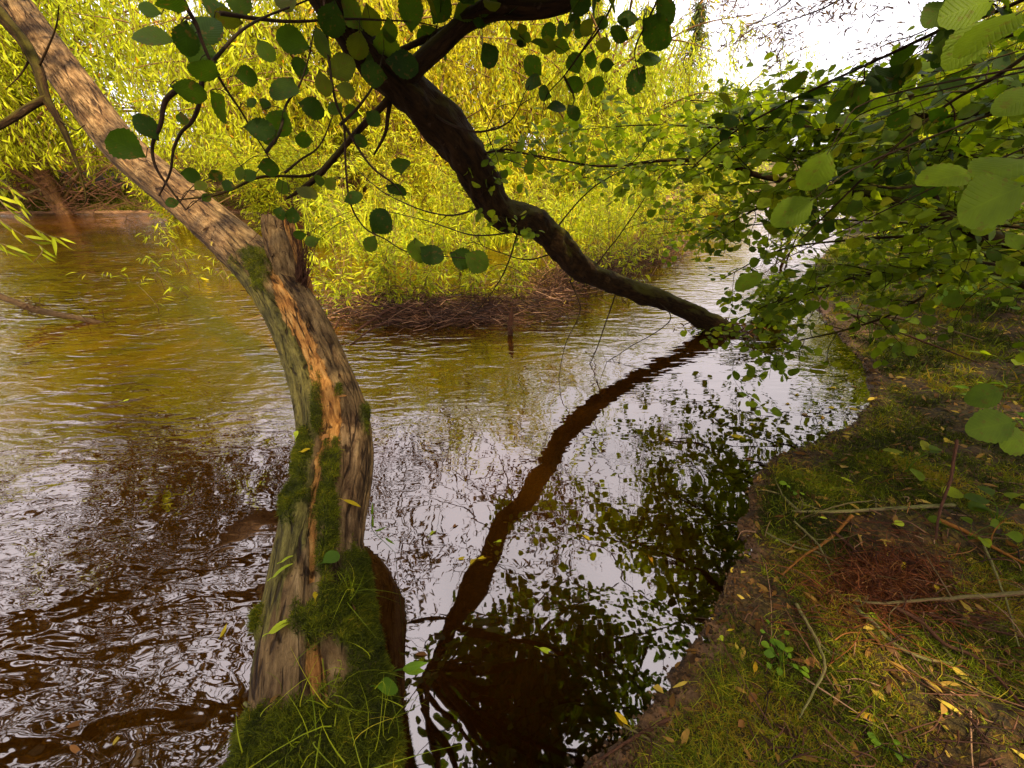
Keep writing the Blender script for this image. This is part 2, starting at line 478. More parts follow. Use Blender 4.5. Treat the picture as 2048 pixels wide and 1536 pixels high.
def ground_mat():
    m, nt, out = new_mat('bank_earth'); L = nt.links.new
    tc = nd(nt, 'ShaderNodeTexCoord'); P = tc.outputs['Object']
    n1 = noise(nt, P, 1.6, 6, .6); n2 = noise(nt, P, 9, 6, .65); n3 = noise(nt, P, 48, 4, .6)
    mud = ramp(nt, [(.3, (.013, .0055, .0014)), (.5, (.052, .024, .005)), (.7, (.15, .077, .020))]); L(n2, mud.inputs[0])
    mossc = ramp(nt, [(.35, (.016, .013, .0012)), (.65, (.062, .048, .003))]); L(n3, mossc.inputs[0])
    mk = ramp(nt, [(.40, (0, 0, 0)), (.56, (1, 1, 1))]); L(math_n(nt, 'ADD', math_n(nt, 'MULTIPLY', n1, .6), math_n(nt, 'MULTIPLY', n2, .4)), mk.inputs[0])
    vo = nd(nt, 'ShaderNodeTexVoronoi', Scale=75.0); L(P, vo.inputs['Vector']); vs = nd(nt, 'ShaderNodeSeparateColor'); L(vo.outputs['Color'], vs.inputs[0])
    fl = ramp(nt, [(0, (.35, .30, .25)), (.55, (.9, .85, .8)), (.8, (1.5, 1.3, 1.0)), (1, (2.6, 2.1, 1.4))]); L(vs.outputs[0], fl.inputs[0])
    sh = nd(nt, 'ShaderNodeAttribute', attribute_name='land')
    k = math_n(nt, 'MULTIPLY', mk.outputs[0], sh.outputs['Fac'])
    base = mix(nt, mud.outputs[0], mossc.outputs[0], k)
    base = mix(nt, base, fl.outputs[0], .75, 'MULTIPLY')
    sand = nd(nt, 'ShaderNodeAttribute', attribute_name='sand')
    sc = ramp(nt, [(.3, (.10, .048, .02)), (.6, (.27, .14, .07))]); L(n3, sc.inputs[0])
    base = mix(nt, base, sc.outputs[0], sand.outputs['Fac'])
    wet = nd(nt, 'ShaderNodeAttribute', attribute_name='wet')
    base = mix(nt, base, (.45, .38, .30), wet.outputs['Fac'], 'MULTIPLY')
    p = nd(nt, 'ShaderNodeBsdfPrincipled'); L(base, p.inputs['Base Color'])
    L(math_n(nt, 'SUBTRACT', .9, math_n(nt, 'MULTIPLY', wet.outputs['Fac'], .45)), p.inputs['Roughness'])
    p.inputs['Specular IOR Level'].default_value = .3
    b = nd(nt, 'ShaderNodeBump', Strength=.9, Distance=.02)
    L(math_n(nt, 'ADD', n2, math_n(nt, 'MULTIPLY', n3, .6)), b.inputs['Height']); L(b.outputs[0], p.inputs['Normal'])
    L(p.outputs[0], out.inputs[0])
    return m


def water_mat():
    m, nt, out = new_mat('river_water'); L = nt.links.new
    tc = nd(nt, 'ShaderNodeTexCoord'); P = tc.outputs['Object']
    # ripples: long crests across the current, finer chop on top, calmer patches between
    mp = nt.nodes.new('ShaderNodeMapping'); mp.inputs['Rotation'].default_value = (0, 0, math.radians(-14)); mp.inputs['Scale'].default_value = (1.0, 2.6, 1)
    L(P, mp.inputs[0])
    w1 = noise(nt, mp.outputs[0], 3.4, 1, .35, .9)
    w2 = noise(nt, mp.outputs[0], 7.0, 0, .4, 1.4)
    w3 = noise(nt, P, 3.2, 0, .5, .3)
    ch = nd(nt, 'ShaderNodeAttribute', attribute_name='chop')
    pat = ramp(nt, [(.38, (.25, .25, .25)), (.62, (1, 1, 1))]); L(noise(nt, P, .75, 2), pat.inputs[0])
    k = math_n(nt, 'MULTIPLY', ch.outputs['Fac'], pat.outputs[0])
    h = math_n(nt, 'ADD', math_n(nt, 'MULTIPLY', w1, 1.0), math_n(nt, 'MULTIPLY', w2, .24))
    h = math_n(nt, 'ADD', math_n(nt, 'MULTIPLY', h, k), math_n(nt, 'MULTIPLY', w3, .45))
    b = nd(nt, 'ShaderNodeBump', Strength=1.0, Distance=.0095); L(h, b.inputs['Height'])
    g = nd(nt, 'ShaderNodeBsdfGlossy', Roughness=.015); g.inputs['Color'].default_value = (1, .92, .89, 1); L(b.outputs[0], g.inputs['Normal'])
    fr = nd(nt, 'ShaderNodeFresnel', IOR=2.6); L(b.outputs[0], fr.inputs['Normal'])
    mk = nd(nt, 'ShaderNodeAttribute', attribute_name='murk')
    silt = ramp(nt, [(.3, (.022, .0065, .0004)), (.7, (.052, .018, .0008))]); L(noise(nt, P, .9, 3), silt.inputs[0])
    d = nd(nt, 'ShaderNodeBsdfDiffuse'); L(silt.outputs[0], d.inputs['Color'])
    t = nd(nt, 'ShaderNodeBsdfTransparent'); t.inputs['Color'].default_value = (.50, .32, .10, 1)
    body = nd(nt, 'ShaderNodeMixShader'); L(mk.outputs['Fac'], body.inputs[0]); L(t.outputs[0], body.inputs[1]); L(d.outputs[0], body.inputs[2])
    ms = nd(nt, 'ShaderNodeMixShader'); L(fr.outputs[0], ms.inputs[0]); L(body.outputs[0], ms.inputs[1]); L(g.outputs[0], ms.inputs[2])
    L(ms.outputs[0], out.inputs[0])
    return m


def log_mat():
    m, nt, out = new_mat('weathered_trunk'); L = nt.links.new
    tc = nd(nt, 'ShaderNodeTexCoord'); uv = nd(nt, 'ShaderNodeUVMap')
    fine = noise(nt, mapped(nt, uv.outputs[0], (62, 11, 1)), 1.0, 6, .65, .4)
    broad = noise(nt, mapped(nt, uv.outputs[0], (20, 4.5, 1)), 1.0, 4, .6, .7)
    blot = noise(nt, tc.outputs['Object'], 7, 5, .6)
    speck = noise(nt, mapped(nt, tc.outputs['Object'], (1, 1, 1)), 60, 3, .6)
    bk = ramp(nt, [(.34, (.022, .010, .003)), (.44, (.082, .045, .017)), (.55, (.17, .103, .040)), (.68, (.33, .215, .095))]); L(math_n(nt, 'ADD', math_n(nt, 'MULTIPLY', broad, .55), math_n(nt, 'MULTIPLY', fine, .45)), bk.inputs[0])
    base = bk.outputs[0]
    gr = nd(nt, 'ShaderNodeAttribute', attribute_name='algae')
    gc = ramp(nt, [(.36, (.036, .033, .005)), (.62, (.165, .142, .028))]); L(fine, gc.inputs[0])
    gk = ramp(nt, [(.42, (0, 0, 0)), (.60, (1, 1, 1))]); L(math_n(nt, 'ADD', math_n(nt, 'MULTIPLY', blot, .6), math_n(nt, 'MULTIPLY', gr.outputs['Fac'], .45)), gk.inputs[0])
    base = mix(nt, base, gc.outputs[0], math_n(nt, 'MULTIPLY', gk.outputs[0], .8))
    pk = nd(nt, 'ShaderNodeAttribute', attribute_name='bare')
    pc = ramp(nt, [(.38, (.04, .017, .008)), (.5, (.14, .075, .032)), (.62, (.34, .21, .10))]); L(math_n(nt, 'ADD', math_n(nt, 'MULTIPLY', blot, .5), math_n(nt, 'MULTIPLY', fine, .5)), pc.inputs[0])
    base = mix(nt, base, pc.outputs[0], math_n(nt, 'MULTIPLY', pk.outputs['Fac'], .85))
    mot = ramp(nt, [(.36, (.42, .38, .34)), (.5, (1, 1, 1)), (.66, (1.25, 1.2, 1.1))]); L(noise(nt, mapped(nt, uv.outputs[0], (26, 9, 1)), 1.0, 6, .7, 1.2), mot.inputs[0])
    base = mix(nt, base, mot.outputs[0], .85, 'MULTIPLY')
    orr = nd(nt, 'ShaderNodeAttribute', attribute_name='split')
    oc = ramp(nt, [(.36, (.035, .013, .004)), (.43, (.17, .065, .014)), (.53, (.36, .16, .036)), (.68, (.52, .29, .09))]); L(math_n(nt, 'ADD', math_n(nt, 'MULTIPLY', fine, .75), math_n(nt, 'MULTIPLY', blot, .25)), oc.inputs[0])
    ok = ramp(nt, [(.42, (0, 0, 0)), (.56, (1, 1, 1))]); L(math_n(nt, 'ADD', math_n(nt, 'MULTIPLY', orr.outputs['Fac'], .8), math_n(nt, 'MULTIPLY', math_n(nt, 'SUBTRACT', fine, .5), 1.5)), ok.inputs[0])
    base = mix(nt, base, oc.outputs[0], ok.outputs[0])
    dk = ramp(nt, [(.27, (1, 1, 1)), (.36, (0, 0, 0))]); L(speck, dk.inputs[0])
    base = mix(nt, base, (.03, .014, .008), math_n(nt, 'MULTIPLY', dk.outputs[0], .8))
    ck = ramp(nt, [(.30, (1, 1, 1)), (.345, (0, 0, 0))]); L(noise(nt, mapped(nt, uv.outputs[0], (30, 1.1, 1)), 1.0, 3, .5, .5), ck.inputs[0])
    base = mix(nt, base, (.022, .010, .006), math_n(nt, 'MULTIPLY', ck.outputs[0], .75))
    vc = nd(nt, 'ShaderNodeTexVoronoi', Scale=1.0, feature='DISTANCE_TO_EDGE'); L(mapped(nt, uv.outputs[0], (26, 4.2, 1)), vc.inputs['Vector'])
    vk = ramp(nt, [(.015, (1, 1, 1)), (.06, (0, 0, 0))]); L(math_n(nt, 'ADD', vc.outputs['Distance'], math_n(nt, 'MULTIPLY', math_n(nt, 'SUBTRACT', broad, .42), .5)), vk.inputs[0])
    base = mix(nt, base, (.018, .008, .004), math_n(nt, 'MULTIPLY', vk.outputs[0], .8))
    ms = nd(nt, 'ShaderNodeAttribute', attribute_name='mossy')
    base = mix(nt, base, (.035, .04, .004), ms.outputs['Fac'])
    p = nd(nt, 'ShaderNodeBsdfPrincipled', Roughness=.72); p.inputs['Specular IOR Level'].default_value = .1
    L(base, p.inputs['Base Color'])
    h = math_n(nt, 'ADD', math_n(nt, 'MULTIPLY', broad, .8), math_n(nt, 'MULTIPLY', fine, .5))
    h = math_n(nt, 'SUBTRACT', h, math_n(nt, 'MULTIPLY', ck.outputs[0], .35))
    h = math_n(nt, 'SUBTRACT', h, math_n(nt, 'MULTIPLY', vk.outputs[0], .5))
    h = math_n(nt, 'SUBTRACT', h, math_n(nt, 'MULTIPLY', ok.outputs[0], .25))
    h = math_n(nt, 'ADD', h, math_n(nt, 'MULTIPLY', speck, .25))
    b = nd(nt, 'ShaderNodeBump', Strength=1.0, Distance=.03); L(h, b.inputs['Height']); L(b.outputs[0], p.inputs['Normal'])
    L(p.outputs[0], out.inputs[0])
    return m


M['ground'] = ground_mat(); M['water'] = water_mat(); M['log'] = log_mat()

# ------------------------------------------------------------------ sky and sun
SUN_EL, SUN_AZ = math.radians(50), math.radians(150)   # azimuth from +Y towards +X
w = bpy.data.worlds.new('World'); SC.world = w; w.use_nodes = True
nt = w.node_tree; nt.nodes.clear()
sky = nt.nodes.new('ShaderNodeTexSky'); sky.sky_type = 'NISHITA'; sky.sun_disc = False
sky.sun_elevation = SUN_EL; sky.sun_rotation = SUN_AZ
sky.air_density = 2.0; sky.dust_density = 5.0; sky.ozone_density = 1.0
hs = nt.nodes.new('ShaderNodeHueSaturation'); hs.inputs['Saturation'].default_value = .18
bg = nt.nodes.new('ShaderNodeBackground'); bg.inputs['Strength'].default_value = .15
wo = nt.nodes.new('ShaderNodeOutputWorld')
cn = nd(nt, 'ShaderNodeTexNoise', Scale=2.2, Detail=5, Roughness=.55); cc = nt.nodes.new('ShaderNodeTexCoord'); nt.links.new(cc.outputs['Generated'], cn.inputs['Vector'])
ccr = ramp(nt, [(.3, (.45, .45, .45)), (.6, (.95, .95, .95))]); nt.links.new(cn.outputs['Fac'], ccr.inputs[0])   # high cloud over the blue
nt.links.new(sky.outputs[0], hs.inputs['Color']); nt.links.new(mix(nt, hs.outputs[0], (5.6, 5.35, 5.7), ccr.outputs[0]), bg.inputs[0]); nt.links.new(bg.outputs[0], wo.inputs[0])
sd = bpy.data.lights.new('sun', 'SUN'); sd.energy = 5.0; sd.angle = math.radians(2); sd.color = (1.0, .84, .54)
so = bpy.data.objects.new('sun', sd); COL.objects.link(so)
dv = Vector((math.sin(SUN_AZ) * math.cos(SUN_EL), math.cos(SUN_AZ) * math.cos(SUN_EL), math.sin(SUN_EL)))
so.rotation_euler = dv.to_track_quat('Z', 'Y').to_euler(); so.location = tuple(dv * 40)
SC.view_settings.view_transform = 'Standard'; SC.view_settings.look = 'None'
SC.view_settings.exposure = 1.62; SC.view_settings.gamma = 1.0
SC.render.engine = 'CYCLES'
SC.cycles.use_denoising = True
SC.cycles.max_bounces = 10; SC.cycles.transparent_max_bounces = 12; SC.cycles.diffuse_bounces = 4
SC.cycles.sample_clamp_indirect = 8

# ------------------------------------------------------------------ ground and water sheets
def warp(n, lo, hi, c, k):
    a = np.linspace(math.asinh((lo - c) / k), math.asinh((hi - c) / k), n)
    return c + k * np.sinh(a)


def sheet(xs, ys, zf):
    X, Y = np.meshgrid(xs, ys)
    Z = zf(X, Y)
    ny, nx = X.shape
    i, j = np.meshgrid(np.arange(ny - 1), np.arange(nx - 1), indexing='ij')
    F = np.stack([i * nx + j, i * nx + j + 1, (i + 1) * nx + j + 1, (i + 1) * nx + j], -1).reshape(-1, 4)
    return np.stack([X, Y, Z], -1).reshape(-1, 3), F


g = G()
V, F = sheet(warp(620, -120, 120, 1.2, .6), warp(540, -40, 140, 1.3, .65), H)
g.add(V, F)
s_ = shore_s(V[:, 0], V[:, 1]); f_ = far_s(V[:, 0], V[:, 1])
g.attr['land'] = np.maximum(np.clip((s_ - .03 + .10 * fbm(V[:, 0] * 5, V[:, 1] * 5, 3, 8)) / .10, 0, 1), np.clip((f_ - .5) / .4, 0, 1))
sandn = np.exp(-(((V[:, 0] - 3.55) / .38) ** 2 + ((V[:, 1] - 4.05) / .75) ** 2)) * np.clip(s_ / .06, 0, 1) + .75 * np.exp(-((s_ - .03) / .045) ** 2) * np.clip((vnoise(V[:, 0] * 5, V[:, 1] * 5, 31) + .4 * vnoise(V[:, 0] * 22, V[:, 1] * 22, 32) - .62) * 4, 0, 1)
g.attr['sand'] = np.clip(np.maximum(sandn, np.exp(-((f_ - .25) / .35) ** 2)), 0, 1)
g.attr['wet'] = np.clip(1 - (V[:, 2] - .0) / .012, 0, 1) * .8
tag(obj('ground', g, M['ground']), kind='structure')

g = G()
V, F = sheet(warp(160, -120, 120, 0, 2.0), warp(160, -40, 60, 2, 2.0), lambda x, y: 0 * x)
g.add(V, F)
dep = -H(V[:, 0], V[:, 1])
g.attr['murk'] = np.clip(1 - np.exp(-np.clip(dep, 0, 9) / .10), 0, .97)
g.attr['chop'] = np.clip(.13 + .87 / (1 + np.exp((V[:, 0] + 1.05 - .30 * (V[:, 1] - 2)) / .35)) + .30 * np.clip((V[:, 1] - 2.2) / 2.0, 0, 1), .12, 1) * (.46 + 2.6 * np.clip((V[:, 1] - 1.6) / 2.2, 0, 1.2))
tag(obj('water', g, M['water']), kind='structure')

# ------------------------------------------------------------------ the leaning bare trunk
def pxpath(rows, n=8):
    """rows of (px, py, depth, radius) -> smooth world path and radii"""
    w = np.array([list(at(a, b, t)) + [r] for a, b, t, r in rows])
    c = crs(w, n)
    return c[:, :3], np.maximum(c[:, 3], .0004)


LOGROWS = [(630, 1536, .80, .142), (630, 1300, .98, .126), (638, 1100, 1.22, .122), (668, 930, 1.50, .131), (664, 830, 1.64, .130), (632, 730, 1.79, .126),
           (588, 630, 1.93, .124), (520, 535, 2.08, .120), (400, 425, 2.30, .112), (250, 300, 2.55, .110), (150, 172, 2.62, .108), (55, 45, 2.68, .106),
           (-70, -120, 2.75, .10), (-260, -380, 2.9, .09)]
lw = np.array([[-.52, -.75, .12, .17], [-.47, -.35, .26, .17], [-.42, .05, .38, .165]] + [list(at(a, b, t)) + [r] for a, b, t, r in LOGROWS])
lc = crs(lw, 56)
LP, LR = lc[:, :3], lc[:, 3]
NS = 128
t_, N_, B_ = frames(LP)
ang = np.linspace(0, 2 * np.pi, NS, endpoint=False)
Ll = np.concatenate([[0], np.cumsum(np.linalg.norm(np.diff(LP, axis=0), axis=1))])
A_, S_ = np.meshgrid(ang, Ll)
flute = 1 + .10 * fbm(np.cos(A_) * 2.2 + S_ * .5 + 9, np.sin(A_) * 2.2 + S_ * .4, 3, 71) + .030 * np.sin(A_ * 9 + 2 * fbm(S_ * 1.5, A_ * 0, 3, 5)) * np.exp(-((S_ - 2.15) / .45) ** 2) + .035 * fbm(A_ * 6, S_ * 16, 3, 6) + .05 * fbm(S_ * 2.2 + 3, np.cos(A_) + 3, 3, 15)
rad_ = LR[:, None] * flute
dirs = np.cos(A_)[..., None] * N_[:, None] + np.sin(A_)[..., None] * B_[:, None]
LV_ = LP[:, None] + rad_[..., None] * dirs
lx, ly, lt = project(LV_)
facing = ((CAM - LV_) * dirs).sum(-1) > .02


RAG = 1.6 * fbm(A_ * 9, S_ * 7, 4, 91)


def poly_mask(rows, rough=1.0):
    """rows (px, py, half width): soft mask on the log's visible side, 1 on the line and 0 beyond the width"""
    rows = np.array(rows, float); best = np.zeros_like(lx)
    for a, b in zip(rows[:-1], rows[1:]):
        ab = b[:2] - a[:2]
        q = np.clip(((lx - a[0]) * ab[0] + (ly - a[1]) * ab[1]) / max(ab @ ab, 1e-6), 0, 1)
        d = np.hypot(lx - a[0] - q * ab[0], ly - a[1] - q * ab[1]) / ((a[2] + (b[2] - a[2]) * q) * 1.15)
        best = np.maximum(best, np.clip(1.6 - d * (1.1 + rough * RAG), 0, 1))
    return np.where(facing, best, 0)


def blob_mask(blobs):
    best = np.zeros_like(lx)
    for cx, cy, rx, ry in blobs:
        d = np.hypot((lx - cx) / rx, (ly - cy) / ry) * (1 + .8 * RAG)
        best = np.maximum(best, np.clip((1.35 - d) / .7, 0, 1))
    return np.where(facing, best, 0)


SPLIT = poly_mask([(547, 552, 9), (572, 606, 16), (603, 662, 17), (632, 722, 15), (652, 778, 15), (664, 838, 22), (655, 884, 20), (640, 930, 13), (631, 1000, 9), (626, 1080, 8), (622, 1160, 6)])
SPLIT = np.maximum(SPLIT, .95 * poly_mask([(628, 1290, 14), (634, 1345, 24), (640, 1400, 14)]))
BARE = np.maximum(.8 * poly_mask([(40, 40, 35), (180, 210, 30), (290, 330, 30), (360, 405, 30), (430, 480, 26)]), .7 * poly_mask([(692, 850, 25), (700, 920, 24), (705, 1020, 20), (712, 1090, 16)]))
ALGAE = poly_mask([(470, 560, 20), (520, 620, 36), (580, 720, 38), (612, 800, 34), (598, 900, 28), (575, 1000, 34), (570, 1080, 40), (545, 1160, 22), (500, 1300, 12), (480, 1420, 10)])
MOSSB = [(656, 925, 22, 42), (652, 1010, 19, 60), (658, 1080, 16, 40), (631, 825, 9, 50), (612, 890, 11, 40), (600, 935, 13, 35), (594, 985, 22, 20), (575, 1005, 16, 32),
         (505, 513, 30, 20), (520, 545, 16, 36), (727, 828, 10, 28), (676, 778, 6, 10), (705, 1128, 24, 30), (715, 1175, 40, 60), (675, 1215, 52, 55), (630, 1245, 34, 42), (730, 1270, 45, 90), (745, 1340, 45, 70),
         (722, 1400, 62, 60), (650, 1450, 150, 42), (640, 1520, 210, 70), (525, 1480, 60, 60), (765, 1460, 55, 90), (646, 1118, 16, 36), (518, 1225, 6, 34), (690, 1280, 30, 25)]
mn = fbm(lx * .06, ly * .06, 3, 81)
MOSS = np.clip(blob_mask(MOSSB) + .9 * mn * (blob_mask(MOSSB) > 0), 0, 1)
MOSS = np.maximum(MOSS, np.clip((.72 - S_) / .3, 0, 1) * (dirs[..., 2] > -.25))
LV_ = LV_ + dirs * (MOSS * (.010 + .012 * (fbm(lx * .05, ly * .05, 3, 33) + .4)) - .013 * np.clip(SPLIT * 1.5, 0, 1) + .009 * np.exp(-((SPLIT - .28) / .16) ** 2) * (SPLIT > .02) + .004 * fbm(A_ * 14, S_ * 40, 3, 17))[..., None]

trunk = thing('leaning_dead_tree', (-.47, -.35, .15), 'thick barkless grey trunk leaning across the river with moss and an orange split', 'tree trunk')
g = G()
m_ = len(LP)
i, k = np.meshgrid(np.arange(m_ - 1), np.arange(NS), indexing='ij')
F = np.stack([i * NS + k, i * NS + (k + 1) % NS, (i + 1) * NS + (k + 1) % NS, (i + 1) * NS + k], -1).reshape(-1, 4)
UVl = np.stack([A_ / (2 * np.pi) * .8, S_], -1).reshape(-1, 2)
g.add(LV_.reshape(-1, 3), F, UVl)
for k_, a_ in (('split', SPLIT), ('bare', BARE), ('algae', ALGAE), ('mossy', MOSS * .9)): g.attr[k_] = a_.ravel()
obj('trunk', g, M['log'], trunk)
# moss cushions: thousands of short shoots on the mossy skin
gm = G()
prob = np.clip((MOSS - .12) * 1.3, 0, 1) ** 1.4 * rad_ * np.gradient(Ll)[:, None]
prob = prob * np.clip(1.6 / np.maximum(lt, .4), .3, 2.6) ** 1.3 * np.where((lt > .3) & (ly < 1700), 1, .03)
prob = (prob / prob.sum()).ravel()
pk = RNG.choice(prob.size, 64000, p=prob)
ii, kk = pk // NS, pk % NS
i2, k2 = np.minimum(ii + 1, m_ - 1), (kk + 1) % NS
ra, rb = RNG.random(len(pk))[:, None], RNG.random(len(pk))[:, None]
pos = LV_[ii, kk] + ra * (LV_[i2, kk] - LV_[ii, kk]) + rb * (LV_[ii, k2] - LV_[ii, kk])
nr = unit(dirs[ii, kk] + RNG.normal(0, .55, (len(pk), 3)) + [0, 0, .25])
cl = fbm(pos[:, 0] * 30, pos[:, 1] * 30 + pos[:, 2] * 30, 3, 44)
blades(gm, pos - dirs[ii, kk] * .003, nr, RNG.uniform(.007, .018, len(pk)) * (1 + 1.2 * cl), .0024, .8, 2, np.clip(.45 + 1.2 * cl + RNG.normal(0, .2, len(pk)), 0, 1))
obj('moss', gm, M['moss'], trunk)
# broken fork
g = G()
p, r = pxpath([(604, 606, 2.0, .05), (590, 575, 1.99, .074), (574, 525, 1.98, .074), (560, 470, 1.98, .070), (553, 440, 1.98, .066)], 10)
sv = G(); ring = tube(sv, p, r, 28, lump=.28, seed=4, cap=False)
V = np.concatenate(sv.v).reshape(len(p), 28, 3)
jag = .05 * fbm(np.arange(28) * .9, np.arange(28) * 0, 3, 66)
V[-1] += np.array([0, 0, 1.]) * jag[:, None] * 1.0; V[-2] += np.array([0, 0, 1.]) * jag[:, None] * .4
g.add(V.reshape(-1, 3), sv.f[0], sv.uv[0])
cidx = len(p) * 28
g.add(np.vstack([V[-1], V[-1].mean(0) - [0, 0, .05]]), [(q, (q + 1) % 28, 28) for q in range(28)], np.zeros((29, 2)))
nn = g.n
g.attr['split'] = np.r_[np.tile((np.cos(np.arange(28) / 28 * 6.28 + .4) > .55) * .8, len(p)), np.full(29, .2)]
g.attr['bare'] = np.full(nn, .05); g.attr['algae'] = np.zeros(nn); g.attr['mossy'] = np.zeros(nn)
obj('stub', g, M['log'], trunk)
# wisps of dead shoots on the stub, and litter caught on its top
g = G()
for q in range(46):
    b = at(RNG.uniform(590, 612), RNG.uniform(540, 590), 1.93); d = at(RNG.uniform(585, 640), RNG.uniform(420, 530), 1.93 + RNG.uniform(-.1, .15))
    tube(g, crs([b, .5 * (b + d) + RNG.normal(0, .015, 3), d], 5), np.linspace(.0028, .0007, 11), 4)
for q in range(70):
    b = at(RNG.uniform(520, 570), RNG.uniform(425, 462), 1.96 + RNG.normal(0, .02)); d = b + RNG.normal(0, .03, 3) + [0, 0, -.02]
    tube(g, crs([b, .5 * (b + d) + RNG.normal(0, .01, 3), d], 3), .0016, 3)
obj('dead_shoots', g, M['debris'], trunk)


def log_at(px, py):
    d = np.where(facing, np.hypot(lx - px, ly - py), 1e9); q = np.unravel_index(np.argmin(d), d.shape)
    return LV_[q], dirs[q], t_[q[0]]


# ------------------------------------------------------------------ growing twigs with leaves
class Leafs:
    def __init__(s): s.p = []; s.a = []; s.n = []; s.l = []; s.w = []

    def add(s, p, a, n, l, w=1.0):
        if 3.2 > p[1] > .6 and p[0] > .9:      # the gap in the boughs that shows the sandy strip
            x, y, t = project(p)
            if 1625 < x < 1760 and 600 < y < 770 and RNG.random() < .85: return
        s.p.append(p); s.a.append(a); s.n.append(n); s.l.append(l); s.w.append(w)

    def put(s, g, kind, rnd=None):
        if s.p: leaves(g, kind, np.array(s.p), np.array(s.a), np.array(s.n), np.array(s.l), np.array(s.w), rnd)


def walk(p, d, length, n=6, wob=.18, droop=0.0):
    pts = [np.asarray(p, float)]; d = unit(d)
    for q in range(n):
        d = unit(d + RNG.normal(0, wob, 3) - np.array([0, 0, droop / n]))
        pts.append(pts[-1] + d * length / n)
    return np.array(pts)


def leafy_twig(wood, lv, p, d, length, r, nleaf, ll, flat=.8, droop=.25, wob=.16, sides=4, petiole=.018, wid=1.0, face=None):
    pts = crs(walk(p, d, length, 5, wob, droop), 4)
    tube(wood, pts, np.linspace(r, r * .35, len(pts)), sides, RNG.random(), cap=False)
    td = unit(np.gradient(pts, axis=0))
    for q in range(nleaf):
        s = .18 + .82 * (q + RNG.uniform(0, .7)) / nleaf
        j = min(len(pts) - 1, int(s * (len(pts) - 1)))
        side = unit(np.cross(td[j], [0, 0, 1.0]) + RNG.normal(0, .25, 3)) * (1 if q % 2 else -1)
        ax = unit(td[j] * .55 + side * .8 + RNG.normal(0, .28, 3) - [0, 0, .15])
        nm = np.array([0, 0, 1.0]) * flat + RNG.normal(0, .45, 3)
        if face is not None: nm = nm + unit(CAM - pts[j]) * face
        b = pts[j] + ax * petiole * RNG.uniform(.6, 1.3)
        if r > .0008: wood.add(np.array([pts[j], pts[j] + [0, 0, .0012], b + [0, 0, .0008], b]), [(0, 1, 2, 3)])
        lv.add(b, ax, nm, ll * RNG.uniform(.55, 1.15), wid * RNG.uniform(.85, 1.1))
    return pts


def bough(parent, pts, rad, name='branch', mat='alder_bark', leaf='alder', kind='round_mid', ntw=12, tl=(.25, .6), nleaf=8, ll=.075, start=.15, flat=.8, droop=.25, sub=1, sides=8, face=None, up=.1, lab=None, twig_r=.0035, spread=1.0):
    wood = G(); lv = Leafs(); tw = wood
    tube(wood, pts, rad, sides, lump=.18, seed=int(RNG.integers(99)))
    td = unit(np.gradient(pts, axis=0))
    for q in range(ntw):
        s = start + (1 - start) * (q + RNG.random()) / max(ntw, 1)
        j = min(len(pts) - 1, int(s * (len(pts) - 1)))
        sd = unit(np.cross(td[j], [0, 0, 1.0]) * (1 if q % 2 else -1) + RNG.normal(0, .35, 3) * spread + [0, 0, up])
        d = unit(td[j] * .5 + sd)
        L = RNG.uniform(*tl)
        path = leafy_twig(tw, lv, pts[j], d, L, min(twig_r, rad[j] * .6), nleaf, ll, flat, droop, face=face)
        for k in range(sub):
            jj = int(RNG.uniform(.25, .8) * (len(path) - 1))
            d2 = unit(np.gradient(path, axis=0)[jj] + RNG.normal(0, .7, 3))
            leafy_twig(tw, lv, path[jj], d2, L * .6, twig_r * .6, max(3, nleaf - 3), ll, flat, droop, face=face)
    b = obj(name, wood, M[mat], parent, label=lab)
    f = G(); lv.put(f, kind)
    if f.n: obj('foliage', f, M[leaf], b)
    return b


# ------------------------------------------------------------------ the alder leaning out over the water
alder = thing('leaning_alder', on_plane(1440, 665, .0), 'dark mossy alder rooted at the water edge, its curved trunk arching over the river', 'tree')
ATR = [(1470, 700, 4.25, .13), (1440, 660, 4.17, .115), (1395, 632, 4.05, .098), (1340, 606, 3.90, .094), (1230, 568, 3.57, .098), (1160, 532, 3.22, .104), (1105, 476, 2.88, .104), (1060, 440, 2.62, .102),
       (1000, 420, 2.40, .104), (955, 350, 2.16, .102), (905, 272, 1.96, .101), (850, 212, 1.81, .098), (795, 160, 1.67, .088), (735, 105, 1.53, .066), (685, 50, 1.42, .056), (640, -20, 1.33, .050), (580, -130, 1.26, .042), (500, -300, 1.2, .03)]
p, r = pxpath(ATR, 22)
r = r * .92 * (1 + .10 * fbm(np.arange(len(r)) * .16, np.arange(len(r)) * .02, 3, 19) * 2)
g = G(); tube(g, p, r, 48, lump=.30, seed=3)
obj('trunk', g, M['alder_bark'], alder)
TR = p[::2]

LIMBS = [
    ([(800, 168, 1.66, .040), (838, 128, 1.62, .038), (885, 86, 1.60, .036), (935, 42, 1.57, .034), (995, 18, 1.54, .034), (1080, 18, 1.52, .032), (1165, -12, 1.48, .030), (1290, -110, 1.42, .022)], 5),
    ([(800, 172, 1.70, .016), (762, 215, 1.70, .014), (722, 256, 1.70, .0135), (680, 302, 1.68, .012), (640, 348, 1.65, .011), (604, 378, 1.62, .009), (572, 398, 1.6, .004)], 0),
    ([(782, 185, 1.72, .010), (776, 232, 1.72, .009), (770, 268, 1.72, .007), (748, 310, 1.72, .004)], 0),
    ([(672, 320, 1.68, .007), (620, 350, 1.64, .006), (553, 352, 1.58, .005), (512, 356, 1.55, .0055), (460, 380, 1.52, .005), (420, 392, 1.5, .0045), (352, 400, 1.48, .002)], 0),
    ([(985, 14, 1.55, .014), (900, 55, 1.60, .013), (850, 78, 1.62, .012), (800, 100, 1.62, .01), (770, 98, 1.6, .006)], 0),
]
